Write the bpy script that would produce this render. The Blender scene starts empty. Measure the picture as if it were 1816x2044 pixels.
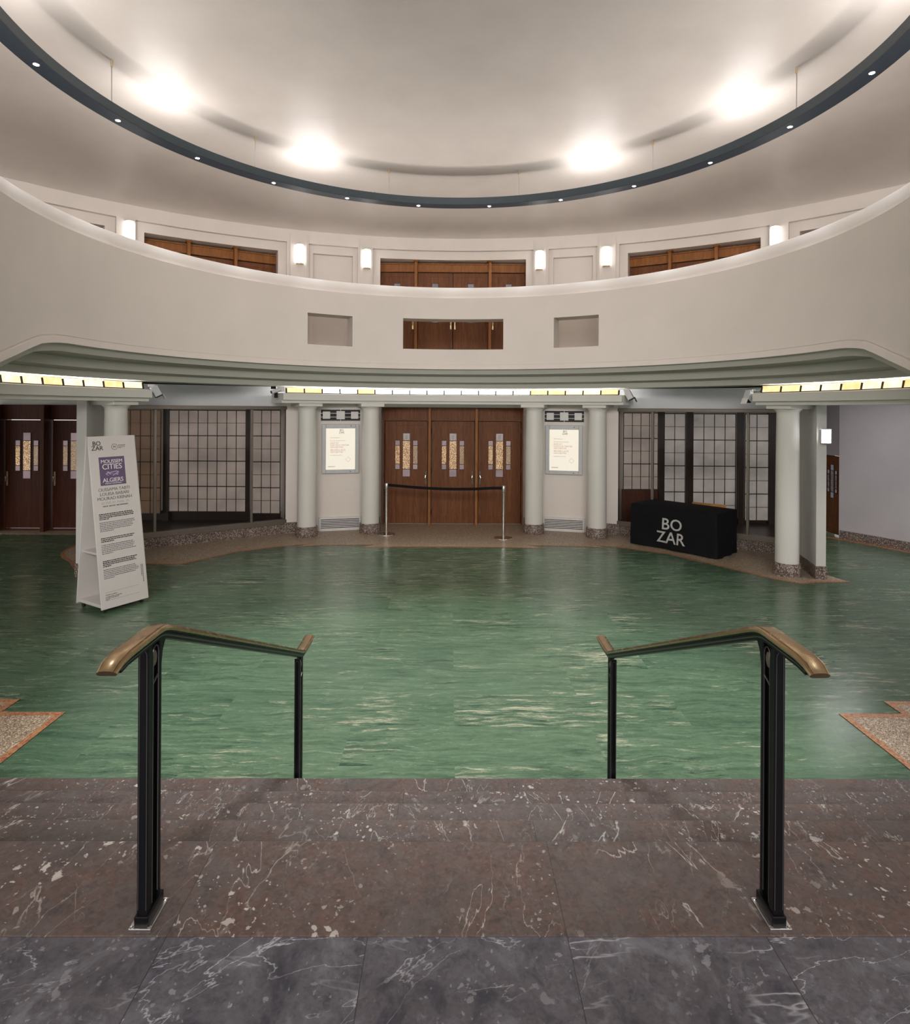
import bpy, bmesh, math, random
from mathutils import Matrix, Vector
random.seed(7)
PI = math.pi
rad = math.radians
SC = bpy.context.scene
C = SC.collection

# ------------------------------------------------------------------ camera
cam_d = bpy.data.cameras.new('camera')
cam = bpy.data.objects.new('camera', cam_d)
C.objects.link(cam)
YAW, ROLL = .0075, .006
f0 = Vector((math.sin(YAW), math.cos(YAW), 0))
r0 = Vector((math.cos(YAW), -math.sin(YAW), 0))
u0 = Vector((0, 0, 1))
Rv = r0 * math.cos(ROLL) + u0 * math.sin(ROLL)
Uv = u0 * math.cos(ROLL) - r0 * math.sin(ROLL)
M = Matrix.Identity(4)
for i in range(3):
    M[i][0] = Rv[i]; M[i][1] = Uv[i]; M[i][2] = -f0[i]
M.translation = Vector((-.0436, 0, 2.45))
cam.matrix_world = M
cam_d.sensor_fit = 'HORIZONTAL'
cam_d.sensor_width = 36
cam_d.lens = 36 * 1215 / 1816
cam_d.shift_y = -(1022 - 814) / 1816
cam_d.clip_start = .05
cam_d.clip_end = 100
SC.camera = cam

# ------------------------------------------------------------------ world, exposure, big lamps
SC.view_settings.view_transform = 'Standard'
SC.view_settings.look = 'None'
SC.view_settings.gamma = 1
SC.view_settings.use_curve_mapping = False
SC.view_settings.exposure = 0.45
try:
    SC.cycles.use_denoising = True
    SC.cycles.max_bounces = 6
    SC.cycles.diffuse_bounces = 3
    SC.cycles.sample_clamp_indirect = 6
    SC.cycles.use_adaptive_sampling = True
    SC.cycles.adaptive_threshold = .04
    SC.cycles.caustics_reflective = False
    SC.cycles.caustics_refractive = False
except Exception:
    pass
world = bpy.data.worlds.new('world')
SC.world = world
world.use_nodes = True
world.node_tree.nodes['Background'].inputs[0].default_value = (1.0, .93, .87, 1)
world.node_tree.nodes['Background'].inputs[1].default_value = .7

DOWN_W, UP_W, POOL_W, WASH_W = 58, 8, 1450, 8


def lamp(name, kind, loc, energy, color=(1, 1, 1), direction=(0, 0, -1), **kw):
    d = bpy.data.lights.new(name, kind)
    d.energy = energy
    d.color = color
    for k, v in kw.items():
        setattr(d, k, v)
    o = bpy.data.objects.new(name, d)
    C.objects.link(o)
    o.location = loc
    o.rotation_euler = Vector(direction).to_track_quat('-Z', 'Y').to_euler()
    return o


# the large ceiling spotlight that throws the round pool of light on the floor
lamp('ceiling_spotlight', 'SPOT', (0, 4.9, 7.0), POOL_W, (.93, 1, 1), (0, 0, -1), spot_size=rad(49.5), spot_blend=.2, shadow_soft_size=.6)

# added fill lamp out of frame behind the camera, evening out the brightness
lamp('rear_fill_light', 'AREA', (0, -6.5, 5.6), 880, (1, .94, .90), (0, 12, 1.2), shape='RECTANGLE', size=9, size_y=2.2)

RC = 7.0           # centre of the rotunda is (0, RC)


def pol(r, deg, z=0.0):
    return Vector((r * math.sin(rad(deg)), RC + r * math.cos(rad(deg)), z))


# added fill lamps hidden behind the balcony top, brightening the dome
for a_ in range(-120, 121, 12):
    q = pol(5.03, a_, 4.69)
    lamp('gallery_fill_light', 'AREA', q, WASH_W, (1, .95, .90), (-math.sin(rad(a_)) * .72, -math.cos(rad(a_)) * .72, .70), shape='RECTANGLE', size=.9, size_y=.12)

# added lamps, out of sight, to brighten the right corridor
lamp('corridor_fill_light', 'AREA', pol(7.2, 82, 2.80), 24, (.97, .95, 1), (0, 0, -1), shape='RECTANGLE', size=1.2, size_y=.5)
lamp('corridor_fill_light', 'AREA', pol(7.2, 64, 2.80), 14, (1, .95, .97), (0, 0, -1), shape='RECTANGLE', size=1.0, size_y=.4)

# ------------------------------------------------------------------ materials
MATS = {}


class NT:
    def __init__(s, name):
        s.m = bpy.data.materials.new(name)
        s.m.use_nodes = True
        s.t = s.m.node_tree
        s.b = s.t.nodes['Principled BSDF']
        MATS[name] = s.m

    def n(s, kind, **kw):
        o = s.t.nodes.new(kind)
        for k, v in kw.items():
            if k.startswith('i_'):
                o.inputs[int(k[2:])].default_value = v
            else:
                setattr(o, k, v)
        return o

    def l(s, a, b):
        s.t.links.new(a, b)

    def coord(s, scale=(1, 1, 1), kind='Object', rot=(0, 0, 0)):
        tc = s.n('ShaderNodeTexCoord')
        mp = s.n('ShaderNodeMapping')
        mp.inputs['Scale'].default_value = scale
        mp.inputs['Rotation'].default_value = rot
        s.l(tc.outputs[kind], mp.inputs[0])
        return mp.outputs[0]

    def noise(s, vec, scale, detail=4, rough=.5, dist=0, w=None):
        o = s.n('ShaderNodeTexNoise')
        if w is not None:
            o.noise_dimensions = '4D'
            if hasattr(w, 'links') or not isinstance(w, (int, float)):
                s.l(w, o.inputs['W'])
            else:
                o.inputs['W'].default_value = w
        s.l(vec, o.inputs['Vector'])
        o.inputs['Scale'].default_value = scale
        o.inputs['Detail'].default_value = detail
        o.inputs['Roughness'].default_value = rough
        o.inputs['Distortion'].default_value = dist
        return o.outputs[0]

    def ramp(s, fac, stops, interp='LINEAR'):
        o = s.n('ShaderNodeValToRGB')
        cr = o.color_ramp
        cr.interpolation = interp
        while len(cr.elements) < len(stops):
            cr.elements.new(.5)
        for e, (p, c) in zip(cr.elements, stops):
            e.position = p
            e.color = (c, c, c, 1) if isinstance(c, (int, float)) else (*c, 1)
        s.l(fac, o.inputs[0])
        return o.outputs[0]

    def mix(s, fac, a, b, blend='MIX'):
        o = s.n('ShaderNodeMix', data_type='RGBA', blend_type=blend)
        for sock, v in ((o.inputs[0], fac), (o.inputs[6], a), (o.inputs[7], b)):
            if isinstance(v, (int, float)):
                sock.default_value = v
            elif isinstance(v, tuple):
                sock.default_value = (*v, 1)
            else:
                s.l(v, sock)
        return o.outputs[2]

    def math(s, op, a, b=0.0, c=0.0):
        o = s.n('ShaderNodeMath', operation=op)
        for sock, v in zip(o.inputs, (a, b, c)):
            if isinstance(v, (int, float)):
                sock.default_value = v
            else:
                s.l(v, sock)
        return o.outputs[0]

    def bump(s, h, strength=.2, dist=.01):
        o = s.n('ShaderNodeBump')
        o.inputs['Strength'].default_value = strength
        o.inputs['Distance'].default_value = dist
        s.l(h, o.inputs['Height'])
        s.l(o.outputs[0], s.b.inputs['Normal'])

    def set(s, col=None, rough=None, metal=None, spec=None, coat=None, emit=None, estr=None):
        b = s.b.inputs
        for key, v in (('Base Color', col), ('Roughness', rough), ('Metallic', metal), ('Specular IOR Level', spec), ('Coat Weight', coat), ('Emission Color', emit), ('Emission Strength', estr)):
            if v is None:
                continue
            if isinstance(v, (int, float)):
                b[key].default_value = v
            elif isinstance(v, tuple):
                b[key].default_value = (*v, 1)
            else:
                s.l(v, b[key])
        return s.m


def plaster(name, col, rough=.6, var=.06, bumps=.12, spec=.3):
    k = NT(name)
    v = k.coord()
    n1 = k.noise(v, 1.3, 4, .55)
    n2 = k.noise(k.coord((1, 1, 2)), 14, 5, .6)
    c = k.mix(k.ramp(n1, [(.3, 0.0), (.7, 1.0)]), tuple(x * (1 - var) for x in col), tuple(min(1, x * (1 + var)) for x in col))
    k.bump(k.math('ADD', n1, k.math('MULTIPLY', n2, .12)), bumps, .05)
    return k.set(c, rough, spec=spec)


def flat(name, col, rough=.5, metal=0., spec=.5, var=.12, scale=20, coat=0.):
    k = NT(name)
    n1 = k.noise(k.coord(), scale, 3, .6)
    c = k.mix(n1, tuple(x * (1 - var) for x in col), tuple(min(1, x * (1 + var)) for x in col))
    return k.set(c, rough, metal, spec, coat)


def glow(name, col, strength, pattern=None, base=.5):
    k = NT(name)
    if pattern:
        n1 = k.noise(k.coord((1, 1, 1)), pattern[1], 4, .6, .8)
        e = k.mix(k.ramp(n1, [(.35, 0.0), (.65, 1.0)]), col, pattern[0])
    else:
        n1 = k.noise(k.coord(), 9, 2, .5)
        e = k.mix(n1, tuple(x * .95 for x in col), col)
    return k.set((base, base, base), .3, emit=e, estr=strength)


def wood(name, c1, c2, c3, rough=.4, spec=.4):
    k = NT(name)
    v = k.coord((9, 9, .8))
    n1 = k.noise(v, 2.2, 6, .6, 1.2)
    n2 = k.noise(k.coord((60, 60, 2.2)), 2.0, 4, .7)
    base = k.ramp(n1, [(.25, c1), (.5, c2), (.75, c3)])
    pl = k.noise(k.coord((5.5, 5.5, .02)), 1.0, 0, .5)
    base = k.mix(k.ramp(pl, [(.42, 0.0), (.46, .35), (.56, .35), (.6, 0.0)], 'CONSTANT'), base, c1)
    c = k.mix(k.ramp(n2, [(.4, 0.0), (.62, .55)]), base, tuple(x * .55 for x in c1))
    k.bump(n2, .05, .003)
    return k.set(c, rough, spec=spec)


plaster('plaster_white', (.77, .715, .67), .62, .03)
plaster('plaster_grey', (.60, .60, .58), .6)
plaster('plaster_cool', (.66, .67, .70), .6)
plaster('plaster_corridor', (.50, .465, .475), .6)
plaster('plaster_column', (.70, .695, .655), .42, .03, .06)
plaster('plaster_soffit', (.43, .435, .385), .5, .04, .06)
plaster('plaster_ceiling', (.58, .525, .485), .42, .05, .22, .4)
plaster('plaster_niche', (.52, .48, .45), .6)
flat('panel_white', (.70, .69, .67), .4)
flat('frame_grey', (.52, .54, .56), .35)
flat('iron_black', (.0025, .0025, .0035), .34, 0, .22, .3, 60)
flat('iron_edge', (.10, .10, .10), .3, .7, .5)
flat('steel', (.55, .54, .55), .3, 1.0)
flat('plate_dark', (.10, .085, .075), .35, .7)
flat('chrome', (.75, .75, .74), .12, 1.0)
flat('bronze', (.19, .165, .14), .38, .7)
flat('black_rubber', (.01, .01, .01), .5)
flat('black_void', (.004, .004, .006), .6)
flat('cloth_black', (.0055, .0055, .0072), .8, 0, .18, .35, 90)
flat('letter_faint', (.62, .58, .50), .6)
flat('letter_grey', (.46, .46, .46), .6)
flat('letter_black', (.012, .012, .014), .6)
flat('letter_mid', (.10, .10, .11), .6)
flat('letter_white', (.80, .78, .80), .6)
flat('letter_red', (.88, .48, .36), .6)
flat('sign_white', (.60, .575, .555), .45, var=.02)
flat('purple', (.125, .085, .165), .6, var=.08)
flat('purple_light', (.45, .38, .55), .6)
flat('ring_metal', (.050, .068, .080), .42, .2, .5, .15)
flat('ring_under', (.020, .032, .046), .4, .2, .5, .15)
flat('lead', (.02, .018, .016), .5)
flat('plastic_white', (.66, .66, .66), .4)
flat('wood_orange', (.42, .20, .06), .4)
flat('brass_plate', (.70, .56, .33), .3, .85)

k = NT('brass')
n1 = k.noise(k.coord(), 30, 4, .6)
k.set(k.mix(n1, (.36, .255, .145), (.52, .38, .225)), k.ramp(n1, [(.3, .16), (.7, .3)]), 1.0)

wood('oak', (.125, .042, .014), (.20, .074, .026), (.27, .108, .042), .5, .22)
wood('oak_light', (.24, .092, .026), (.36, .145, .045), (.44, .19, .065), .5, .22)
wood('oak_dark', (.055, .014, .007), (.085, .023, .011), (.115, .034, .017), .48, .22)
wood('walnut', (.016, .009, .007), (.028, .015, .011), (.04, .022, .016), .35)

# --- green marbled sheet floor laid as large tiles, streaks across the room
k = NT('green_floor')
v = k.coord()
br = k.n('ShaderNodeTexBrick')
br.offset = .43
k.l(v, br.inputs['Vector'])
br.inputs['Color1'].default_value = (0, 0, 0, 1)
br.inputs['Color2'].default_value = (1, 1, 1, 1)
br.inputs['Mortar'].default_value = (.4, .4, .4, 1)
br.inputs['Scale'].default_value = 1
br.inputs['Mortar Size'].default_value = .0012
br.inputs['Brick Width'].default_value = 1.84
br.inputs['Row Height'].default_value = .52
tint = k.n('ShaderNodeRGBToBW')
k.l(br.outputs['Color'], tint.inputs[0])
w = k.math('MULTIPLY', tint.outputs[0], 37.0)
wob = k.noise(v, 1.6, 3, .5, 0, w)
vo = k.n('ShaderNodeVectorMath', operation='ADD')
k.l(v, vo.inputs[0])
cmb = k.n('ShaderNodeCombineXYZ')
fmap = k.n('ShaderNodeMapping')
fmap.inputs['Scale'].default_value = (.45, 1, 1)
k.l(v, fmap.inputs[0])
fine = k.noise(fmap.outputs[0], 34, 8, .8, 0, w)
k.l(k.math('ADD', k.math('MULTIPLY', wob, .22), k.math('MULTIPLY', fine, .050)), cmb.inputs[1])
k.l(k.math('MULTIPLY', fine, .22), cmb.inputs[0])
k.l(cmb.outputs[0], vo.inputs[1])
mp = k.n('ShaderNodeMapping')
mp.inputs['Scale'].default_value = (1.1, 9.5, 1)
k.l(vo.outputs[0], mp.inputs[0])
s1 = k.noise(mp.outputs[0], 1.7, 12, .74, .5, w)
mp2 = k.n('ShaderNodeMapping')
mp2.inputs['Scale'].default_value = (1.9, 19, 1)
k.l(vo.outputs[0], mp2.inputs[0])
s2 = k.noise(mp2.outputs[0], 1.25, 10, .76, .9, k.math('ADD', w, 11.3))
patch = k.noise(v, .9, 2, .5, 0, k.math('ADD', w, 5.0))
green = k.ramp(s1, [(.30, (.018, .036, .021)), (.40, (.050, .092, .054)), (.50, (.088, .144, .086)), (.60, (.115, .172, .108)), (.72, (.20, .24, .155))])
green = k.mix(k.math('MULTIPLY', tint.outputs[0], .75), green, k.mix(.5, green, (.035, .078, .048)))
thr = k.math('ADD', s2, k.math('MULTIPLY', k.math('SUBTRACT', patch, .5), .35))
cream = k.ramp(k.math('ADD', thr, k.math('MULTIPLY', k.math('SUBTRACT', fine, .5), .10)), [(.585, 0.0), (.63, .45), (.70, .9)])
green = k.mix(k.ramp(fine, [(.32, .6), (.48, 0.0), (.55, 0.0), (.70, .6)]), green, k.mix(k.ramp(fine, [(.5, 0.0), (.51, 1.0)]), (.03, .065, .042), (.20, .25, .17)))
col = k.mix(cream, green, (.44, .40, .29))
dark = k.ramp(k.math('SUBTRACT', s2, k.math('MULTIPLY', k.math('SUBTRACT', patch, .5), .3)), [(.36, .85), (.42, 0.0)])
col = k.mix(dark, col, (.012, .040, .026))
k.bump(s1, .03, .004)
k.set(col, k.ramp(s1, [(.3, .20), (.7, .30)]), spec=.34)

# --- terrazzo
def terrazzo(name, dark, mid, light, scale=140, rough=.4):
    k = NT(name)
    v = k.coord()
    vo = k.n('ShaderNodeTexVoronoi')
    k.l(v, vo.inputs['Vector'])
    vo.inputs['Scale'].default_value = scale
    bw = k.n('ShaderNodeRGBToBW')
    k.l(vo.outputs['Color'], bw.inputs[0])
    c = k.ramp(bw.outputs[0], [(0, dark), (.38, mid), (.62, mid), (.72, light), (1, light)], 'CONSTANT')
    gap = k.ramp(vo.outputs['Distance'], [(.0, 0.0), (.55, 0.0), (.8, .7)])
    k.set(k.mix(gap, c, mid), rough, spec=.3)


terrazzo('terrazzo', (.15, .105, .070), (.35, .265, .185), (.66, .57, .45))
terrazzo('terrazzo_base', (.075, .056, .048), (.18, .14, .12), (.42, .36, .32), 75)

k = NT('mosaic_border')
v = k.coord()
vo = k.n('ShaderNodeTexVoronoi')
k.l(v, vo.inputs['Vector'])
vo.inputs['Scale'].default_value = 75
bw = k.n('ShaderNodeRGBToBW')
k.l(vo.outputs['Color'], bw.inputs[0])
k.set(k.ramp(bw.outputs[0], [(0, (.25, .085, .045)), (.35, (.36, .16, .075)), (.6, (.44, .22, .10)), (.8, (.38, .25, .11))], 'CONSTANT'), .4)

# --- red-brown and grey marble slabs
def marble(name, base, rust, dark, white, vein_amt, chip_amt, joint, turn=0.0, thick=1.0, alt=(.08, .06, .058), wig=.30, breccia=.7, swirl=False):
    k = NT(name)
    v = k.coord()
    br = k.n('ShaderNodeTexBrick')
    br.offset = joint[3]
    mpj = k.n('ShaderNodeMapping')
    mpj.inputs['Location'].default_value = (joint[2], joint[4], 0)
    k.l(v, mpj.inputs[0])
    k.l(mpj.outputs[0], br.inputs['Vector'])
    br.inputs['Color1'].default_value = (0, 0, 0, 1)
    br.inputs['Color2'].default_value = (1, 1, 1, 1)
    br.inputs['Mortar'].default_value = (.5, .5, .5, 1)
    br.inputs['Scale'].default_value = 1
    br.inputs['Mortar Size'].default_value = .0013
    br.inputs['Brick Width'].default_value = joint[0]
    br.inputs['Row Height'].default_value = joint[1]
    tint = k.n('ShaderNodeRGBToBW')
    k.l(br.outputs['Color'], tint.inputs[0])
    w = k.math('MULTIPLY', tint.outputs[0], 23.0)
    warp = k.noise(v, 3.0, 4, .6, 0, w)
    n1 = k.noise(v, 2.6, 6, .62, .8, w)
    n2 = k.noise(v, 9.0, 6, .7, .5, k.math('ADD', w, 3.0))
    if swirl:
        sw = k.noise(v, 3.2, 9, .66, 2.2, k.math('ADD', w, 21.0))
    n3 = k.noise(v, 22.0, 5, .7, .3, w)
    clus = k.ramp(k.noise(v, 2.0, 3, .6, 0, k.math('ADD', w, 15.0)), [(.42, 0.0), (.60, 1.0)])
    c = k.mix(k.ramp(n1, [(.40, 0.0), (.62, 1.0)]), base, rust)
    c = k.mix(k.ramp(tint.outputs[0], [(.2, .5), (.8, 0.0)]), c, alt)
    c = k.mix(k.ramp(n2, [(.34, .8), (.46, 0.0)]), c, dark)
    c = k.mix(k.ramp(n2, [(.56, 0.0), (.70, .35)]), c, tuple(min(1, x * 1.9) for x in base))
    cellv = k.n('ShaderNodeVectorMath', operation='ADD')
    k.l(v, cellv.inputs[0])
    cc = k.n('ShaderNodeCombineXYZ')
    k.l(k.math('MULTIPLY', n3, .05), cc.inputs[0]); k.l(k.math('MULTIPLY', n2, .05), cc.inputs[1])
    k.l(cc.outputs[0], cellv.inputs[1])
    for sc_, am in ((34, .42), (95, .5)):
        vc = k.n('ShaderNodeTexVoronoi')
        k.l(cellv.outputs[0], vc.inputs['Vector'])
        vc.inputs['Scale'].default_value = sc_
        cb = k.n('ShaderNodeRGBToBW')
        k.l(vc.outputs['Color'], cb.inputs[0])
        pick = k.ramp(cb.outputs[0], [(0, dark), (.34, base), (.56, rust), (.70, tuple(x * 1.5 for x in base)), (.80, base)], 'CONSTANT')
        c = k.mix(k.math('MULTIPLY', k.ramp(n1, [(.3, .5), (.6, 1.0)]), am * breccia), c, pick)
    if swirl:
        c = k.mix(k.ramp(sw, [(.36, .85), (.47, 0.0), (.53, 0.0), (.64, .55)]), c, k.mix(k.ramp(sw, [(.5, 0.0), (.51, 1.0)]), dark, (.16, .16, .18)))
    # veins: two families of thin wandering lines
    for sc, rot, wd, off in ((1.25, .5 + turn, .0042 * thick, 7.0), (2.1, -.35 + turn, .0032 * thick, 9.5), (3.2, .15 + turn, .0026 * thick, 13.5)):
        mp = k.n('ShaderNodeMapping')
        mr = k.n('ShaderNodeMapping')
        mr.inputs['Rotation'].default_value = (0, 0, rot)
        k.l(v, mr.inputs[0])
        mp.inputs['Scale'].default_value = (1.7, .55, 1)
        k.l(mr.outputs[0], mp.inputs[0])
        vn = k.noise(mp.outputs[0], sc, 6, .52, wig, k.math('ADD', w, off))
        d = k.math('ABSOLUTE', k.math('SUBTRACT', vn, .5))
        line = k.ramp(d, [(0, 1.0), (wd, 0.0)])
        gate = k.ramp(k.noise(v, 2.3, 2, .5, 0, k.math('ADD', w, off * 2)), [(.50, 0.0), (.62, vein_amt)])
        c = k.mix(k.math('MULTIPLY', line, gate), c, white)
    # broken shell chips
    wv = k.n('ShaderNodeVectorMath', operation='ADD')
    k.l(v, wv.inputs[0])
    cm = k.n('ShaderNodeCombineXYZ')
    k.l(k.math('MULTIPLY', warp, .18), cm.inputs[0])
    k.l(k.math('MULTIPLY', n2, .11), cm.inputs[1])
    k.l(cm.outputs[0], wv.inputs[1])
    for sc, cut, size in ((9, .91, .30), (21, .82, .29), (44, .77, .30), (85, .78, .32)):
        vo = k.n('ShaderNodeTexVoronoi')
        k.l(wv.outputs[0], vo.inputs['Vector'])
        vo.inputs['Scale'].default_value = sc
        bw = k.n('ShaderNodeRGBToBW')
        k.l(vo.outputs['Color'], bw.inputs[0])
        sel = k.math('GREATER_THAN', bw.outputs[0], cut)
        dd = k.math('ADD', vo.outputs['Distance'], k.math('MULTIPLY', k.math('SUBTRACT', n3, .5), 1.5))
        blob = k.ramp(dd, [(size - .06, 1.0), (size, 0.0)])
        c = k.mix(k.math('MULTIPLY', k.math('MULTIPLY', k.math('MULTIPLY', sel, blob), chip_amt), clus), c, white)
    c = k.mix(k.math('MULTIPLY', br.outputs['Fac'], .75), c, (.012, .010, .010))
    k.set(c, k.ramp(n1, [(.3, .34), (.7, .44)]), spec=.32)


marble('marble_red', (.082, .068, .065), (.103, .055, .042), (.036, .029, .030), (.44, .41, .38), .75, .85, (1.21, .9, .285, .5, 0.0))
marble('marble_grey', (.076, .078, .094), (.098, .096, .110), (.030, .031, .042), (.42, .42, .45), .8, .3, (.605, 3.0, .285, 0.0, .8), 1.15, 1.0, (.072, .056, .057), .5, .5, True)

glow('lamp_disc', (1, .98, .97), 30)
glow('sconce_glass', (1, .98, .93), 3.6)
glow('sconce_box', (1, .97, .96), 14)
glow('cove_white', (1, .98, .90), 2.2, ((.88, 1, .93), 9))
glow('cove_amber', (1, .50, .10), .85, ((1, .74, .36), 12))
glow('cove_cream', (1, .66, .28), 1.0, ((1, .88, .62), 10))
glow('cove_tube', (1, .97, .93), 14)
glow('poster_lit', (1, .93, .78), .60, ((1, .90, .72), 3), .12)
glow('poster_tube', (1, .93, .8), 2.0)


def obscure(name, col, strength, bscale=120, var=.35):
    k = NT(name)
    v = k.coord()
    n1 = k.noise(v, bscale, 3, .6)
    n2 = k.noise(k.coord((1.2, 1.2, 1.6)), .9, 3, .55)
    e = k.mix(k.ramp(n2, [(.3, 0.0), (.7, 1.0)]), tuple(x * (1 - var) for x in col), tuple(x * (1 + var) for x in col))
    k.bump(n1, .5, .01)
    k.set((.09, .08, .07), .22, spec=.4, emit=e, estr=strength)  # emission in the glass stands in for light from behind


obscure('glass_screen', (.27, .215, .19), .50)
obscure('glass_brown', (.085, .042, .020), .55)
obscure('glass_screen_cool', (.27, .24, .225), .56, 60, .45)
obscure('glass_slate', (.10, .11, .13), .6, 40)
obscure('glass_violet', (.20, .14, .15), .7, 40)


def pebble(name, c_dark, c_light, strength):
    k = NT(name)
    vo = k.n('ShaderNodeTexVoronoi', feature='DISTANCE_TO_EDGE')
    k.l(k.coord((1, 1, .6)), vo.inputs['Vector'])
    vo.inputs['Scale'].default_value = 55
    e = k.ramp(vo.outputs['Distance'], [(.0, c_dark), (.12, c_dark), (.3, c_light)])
    k.set((.12, .09, .06), .25, emit=e, estr=strength)  # backlight put into the pane itself as emission


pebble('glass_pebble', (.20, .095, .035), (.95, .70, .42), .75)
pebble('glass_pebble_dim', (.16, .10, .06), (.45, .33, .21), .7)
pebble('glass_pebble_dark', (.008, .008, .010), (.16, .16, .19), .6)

k = NT('clear_glass')
t = k.t
t.nodes.remove(k.b)
out = t.nodes['Material Output']
tr = k.n('ShaderNodeBsdfTransparent')
tr.inputs[0].default_value = (.93, .93, .92, 1)
gl = k.n('ShaderNodeBsdfGlossy')
gl.inputs['Roughness'].default_value = .03
fr = k.n('ShaderNodeFresnel')
fr.inputs[0].default_value = 1.17
mx = k.n('ShaderNodeMixShader')
k.l(fr.outputs[0], mx.inputs[0]); k.l(tr.outputs[0], mx.inputs[1]); k.l(gl.outputs[0], mx.inputs[2])
k.l(mx.outputs[0], out.inputs[0])


# ------------------------------------------------------------------ mesh helpers
def nb():
    return bmesh.new()


def box(bm, x0, x1, y0, y1, z0, z1):
    vs = [bm.verts.new((x, y, z)) for z in (z0, z1) for x, y in ((x0, y0), (x1, y0), (x1, y1), (x0, y1))]
    for f in ((0, 3, 2, 1), (4, 5, 6, 7), (0, 1, 5, 4), (1, 2, 6, 5), (2, 3, 7, 6), (3, 0, 4, 7)):
        bm.faces.new([vs[i] for i in f])
    return vs


def prism(bm, pts, z0, z1):
    a = [bm.verts.new((p[0], p[1], z0)) for p in pts]
    b = [bm.verts.new((p[0], p[1], z1)) for p in pts]
    n = len(pts)
    bm.faces.new(a[::-1]); bm.faces.new(b)
    for i in range(n):
        bm.faces.new((a[i], a[(i + 1) % n], b[(i + 1) % n], b[i]))


def prism_yz(bm, pts, x0, x1):
    a = [bm.verts.new((x0, p[0], p[1])) for p in pts]
    b = [bm.verts.new((x1, p[0], p[1])) for p in pts]
    n = len(pts)
    bm.faces.new(a[::-1]); bm.faces.new(b)
    for i in range(n):
        bm.faces.new((a[i], a[(i + 1) % n], b[(i + 1) % n], b[i]))


def prism_xz(bm, pts, y0, y1):
    a = [bm.verts.new((p[0], y0, p[1])) for p in pts]
    b = [bm.verts.new((p[0], y1, p[1])) for p in pts]
    n = len(pts)
    bm.faces.new(a); bm.faces.new(b[::-1])
    for i in range(n):
        bm.faces.new((a[i], b[i], b[(i + 1) % n], a[(i + 1) % n]))


def lathe(bm, prof, n=32, cx=0, cy=0):
    rings = []
    for r, z in prof:
        rings.append([bm.verts.new((cx + r * math.cos(2 * PI * i / n), cy + r * math.sin(2 * PI * i / n), z)) for i in range(n)])
    for a, b in zip(rings, rings[1:]):
        for i in range(n):
            bm.faces.new((a[i], a[(i + 1) % n], b[(i + 1) % n], b[i]))
    bm.faces.new(rings[0][::-1]); bm.faces.new(rings[-1])


def revolve(bm, prof, a0, a1, n, closed=True, shift=(0, 0, 0)):
    """sweep an (r, z) outline round the rotunda's centre between two angles in degrees"""
    rings = []
    for i in range(n + 1):
        a = a0 + (a1 - a0) * i / n
        rr = []
        for p in prof:
            r, z = p(a) if callable(p) else p
            q = pol(r, a, z)
            rr.append(bm.verts.new((q.x - shift[0], q.y - shift[1], q.z - shift[2])))
        rings.append(rr)
    m = len(prof)
    for A, B in zip(rings, rings[1:]):
        for j in range(m if closed else m - 1):
            bm.faces.new((A[j], A[(j + 1) % m], B[(j + 1) % m], B[j]))
    if closed:
        bm.faces.new(rings[0]); bm.faces.new(rings[-1][::-1])


def tube(bm, p0, p1, r, n=10):
    p0, p1 = Vector(p0), Vector(p1)
    d = (p1 - p0).normalized()
    q = d.to_track_quat('Z', 'Y')
    A, B = [], []
    for i in range(n):
        o = q @ Vector((r * math.cos(2 * PI * i / n), r * math.sin(2 * PI * i / n), 0))
        A.append(bm.verts.new(p0 + o)); B.append(bm.verts.new(p1 + o))
    for i in range(n):
        bm.faces.new((A[i], A[(i + 1) % n], B[(i + 1) % n], B[i]))
    bm.faces.new(A[::-1]); bm.faces.new(B)


def sweep(bm, path, sections):
    """path: list of (y, z, angle) in the YZ plane; sections: closed outline (x, n) with n normal to the path"""
    rings = []
    for (y, z, a), sec in zip(path, sections):
        rings.append([bm.verts.new((x, y - n * math.sin(a), z + n * math.cos(a))) for x, n in sec])
    m = len(rings[0])
    for A, B in zip(rings, rings[1:]):
        for j in range(m):
            bm.faces.new((A[j], A[(j + 1) % m], B[(j + 1) % m], B[j]))
    bm.faces.new(rings[0]); bm.faces.new(rings[-1][::-1])


def obj(name, bm, mat, parent=None, smooth=False, bevel=0, loc=None, rz=None):
    bmesh.ops.recalc_face_normals(bm, faces=bm.faces[:])
    me = bpy.data.meshes.new(name)
    bm.to_mesh(me)
    bm.free()
    me.materials.append(MATS[mat])
    o = bpy.data.objects.new(name, me)
    C.objects.link(o)
    if parent:
        o.parent = parent
    if loc is not None:
        o.location = loc
    if rz is not None:
        o.rotation_euler.z = rz
    if smooth:
        for p in me.polygons:
            p.use_smooth = True
        try:
            me.set_sharp_from_angle(angle=rad(38))
        except Exception:
            pass
    if bevel:
        b = o.modifiers.new('edge', 'BEVEL')
        b.width = bevel
        b.segments = 2
        b.limit_method = 'ANGLE'
    return o


def tag(o, label=None, cat=None, group=None, kind=None):
    for k_, v_ in (('label', label), ('category', cat), ('group', group), ('kind', kind)):
        if v_:
            o[k_] = v_
    return o


def thing(name, label, cat, loc=(0, 0, 0), rz=0, group=None, kind=None):
    o = bpy.data.objects.new(name, None)
    o.empty_display_size = .1
    C.objects.link(o)
    o.location = loc
    o.rotation_euler = (0, 0, rz)
    return tag(o, label, cat, group, kind)


def struct(name, bm, mat, smooth=False, bevel=0, label=None, parent=None):
    o = obj(name, bm, mat, parent, smooth, bevel)
    if parent is None:
        tag(o, label, None, None, 'structure')
    return o


KIDS = {}


def children(o):
    return [c for c in bpy.data.objects if c.parent == o]


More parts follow.
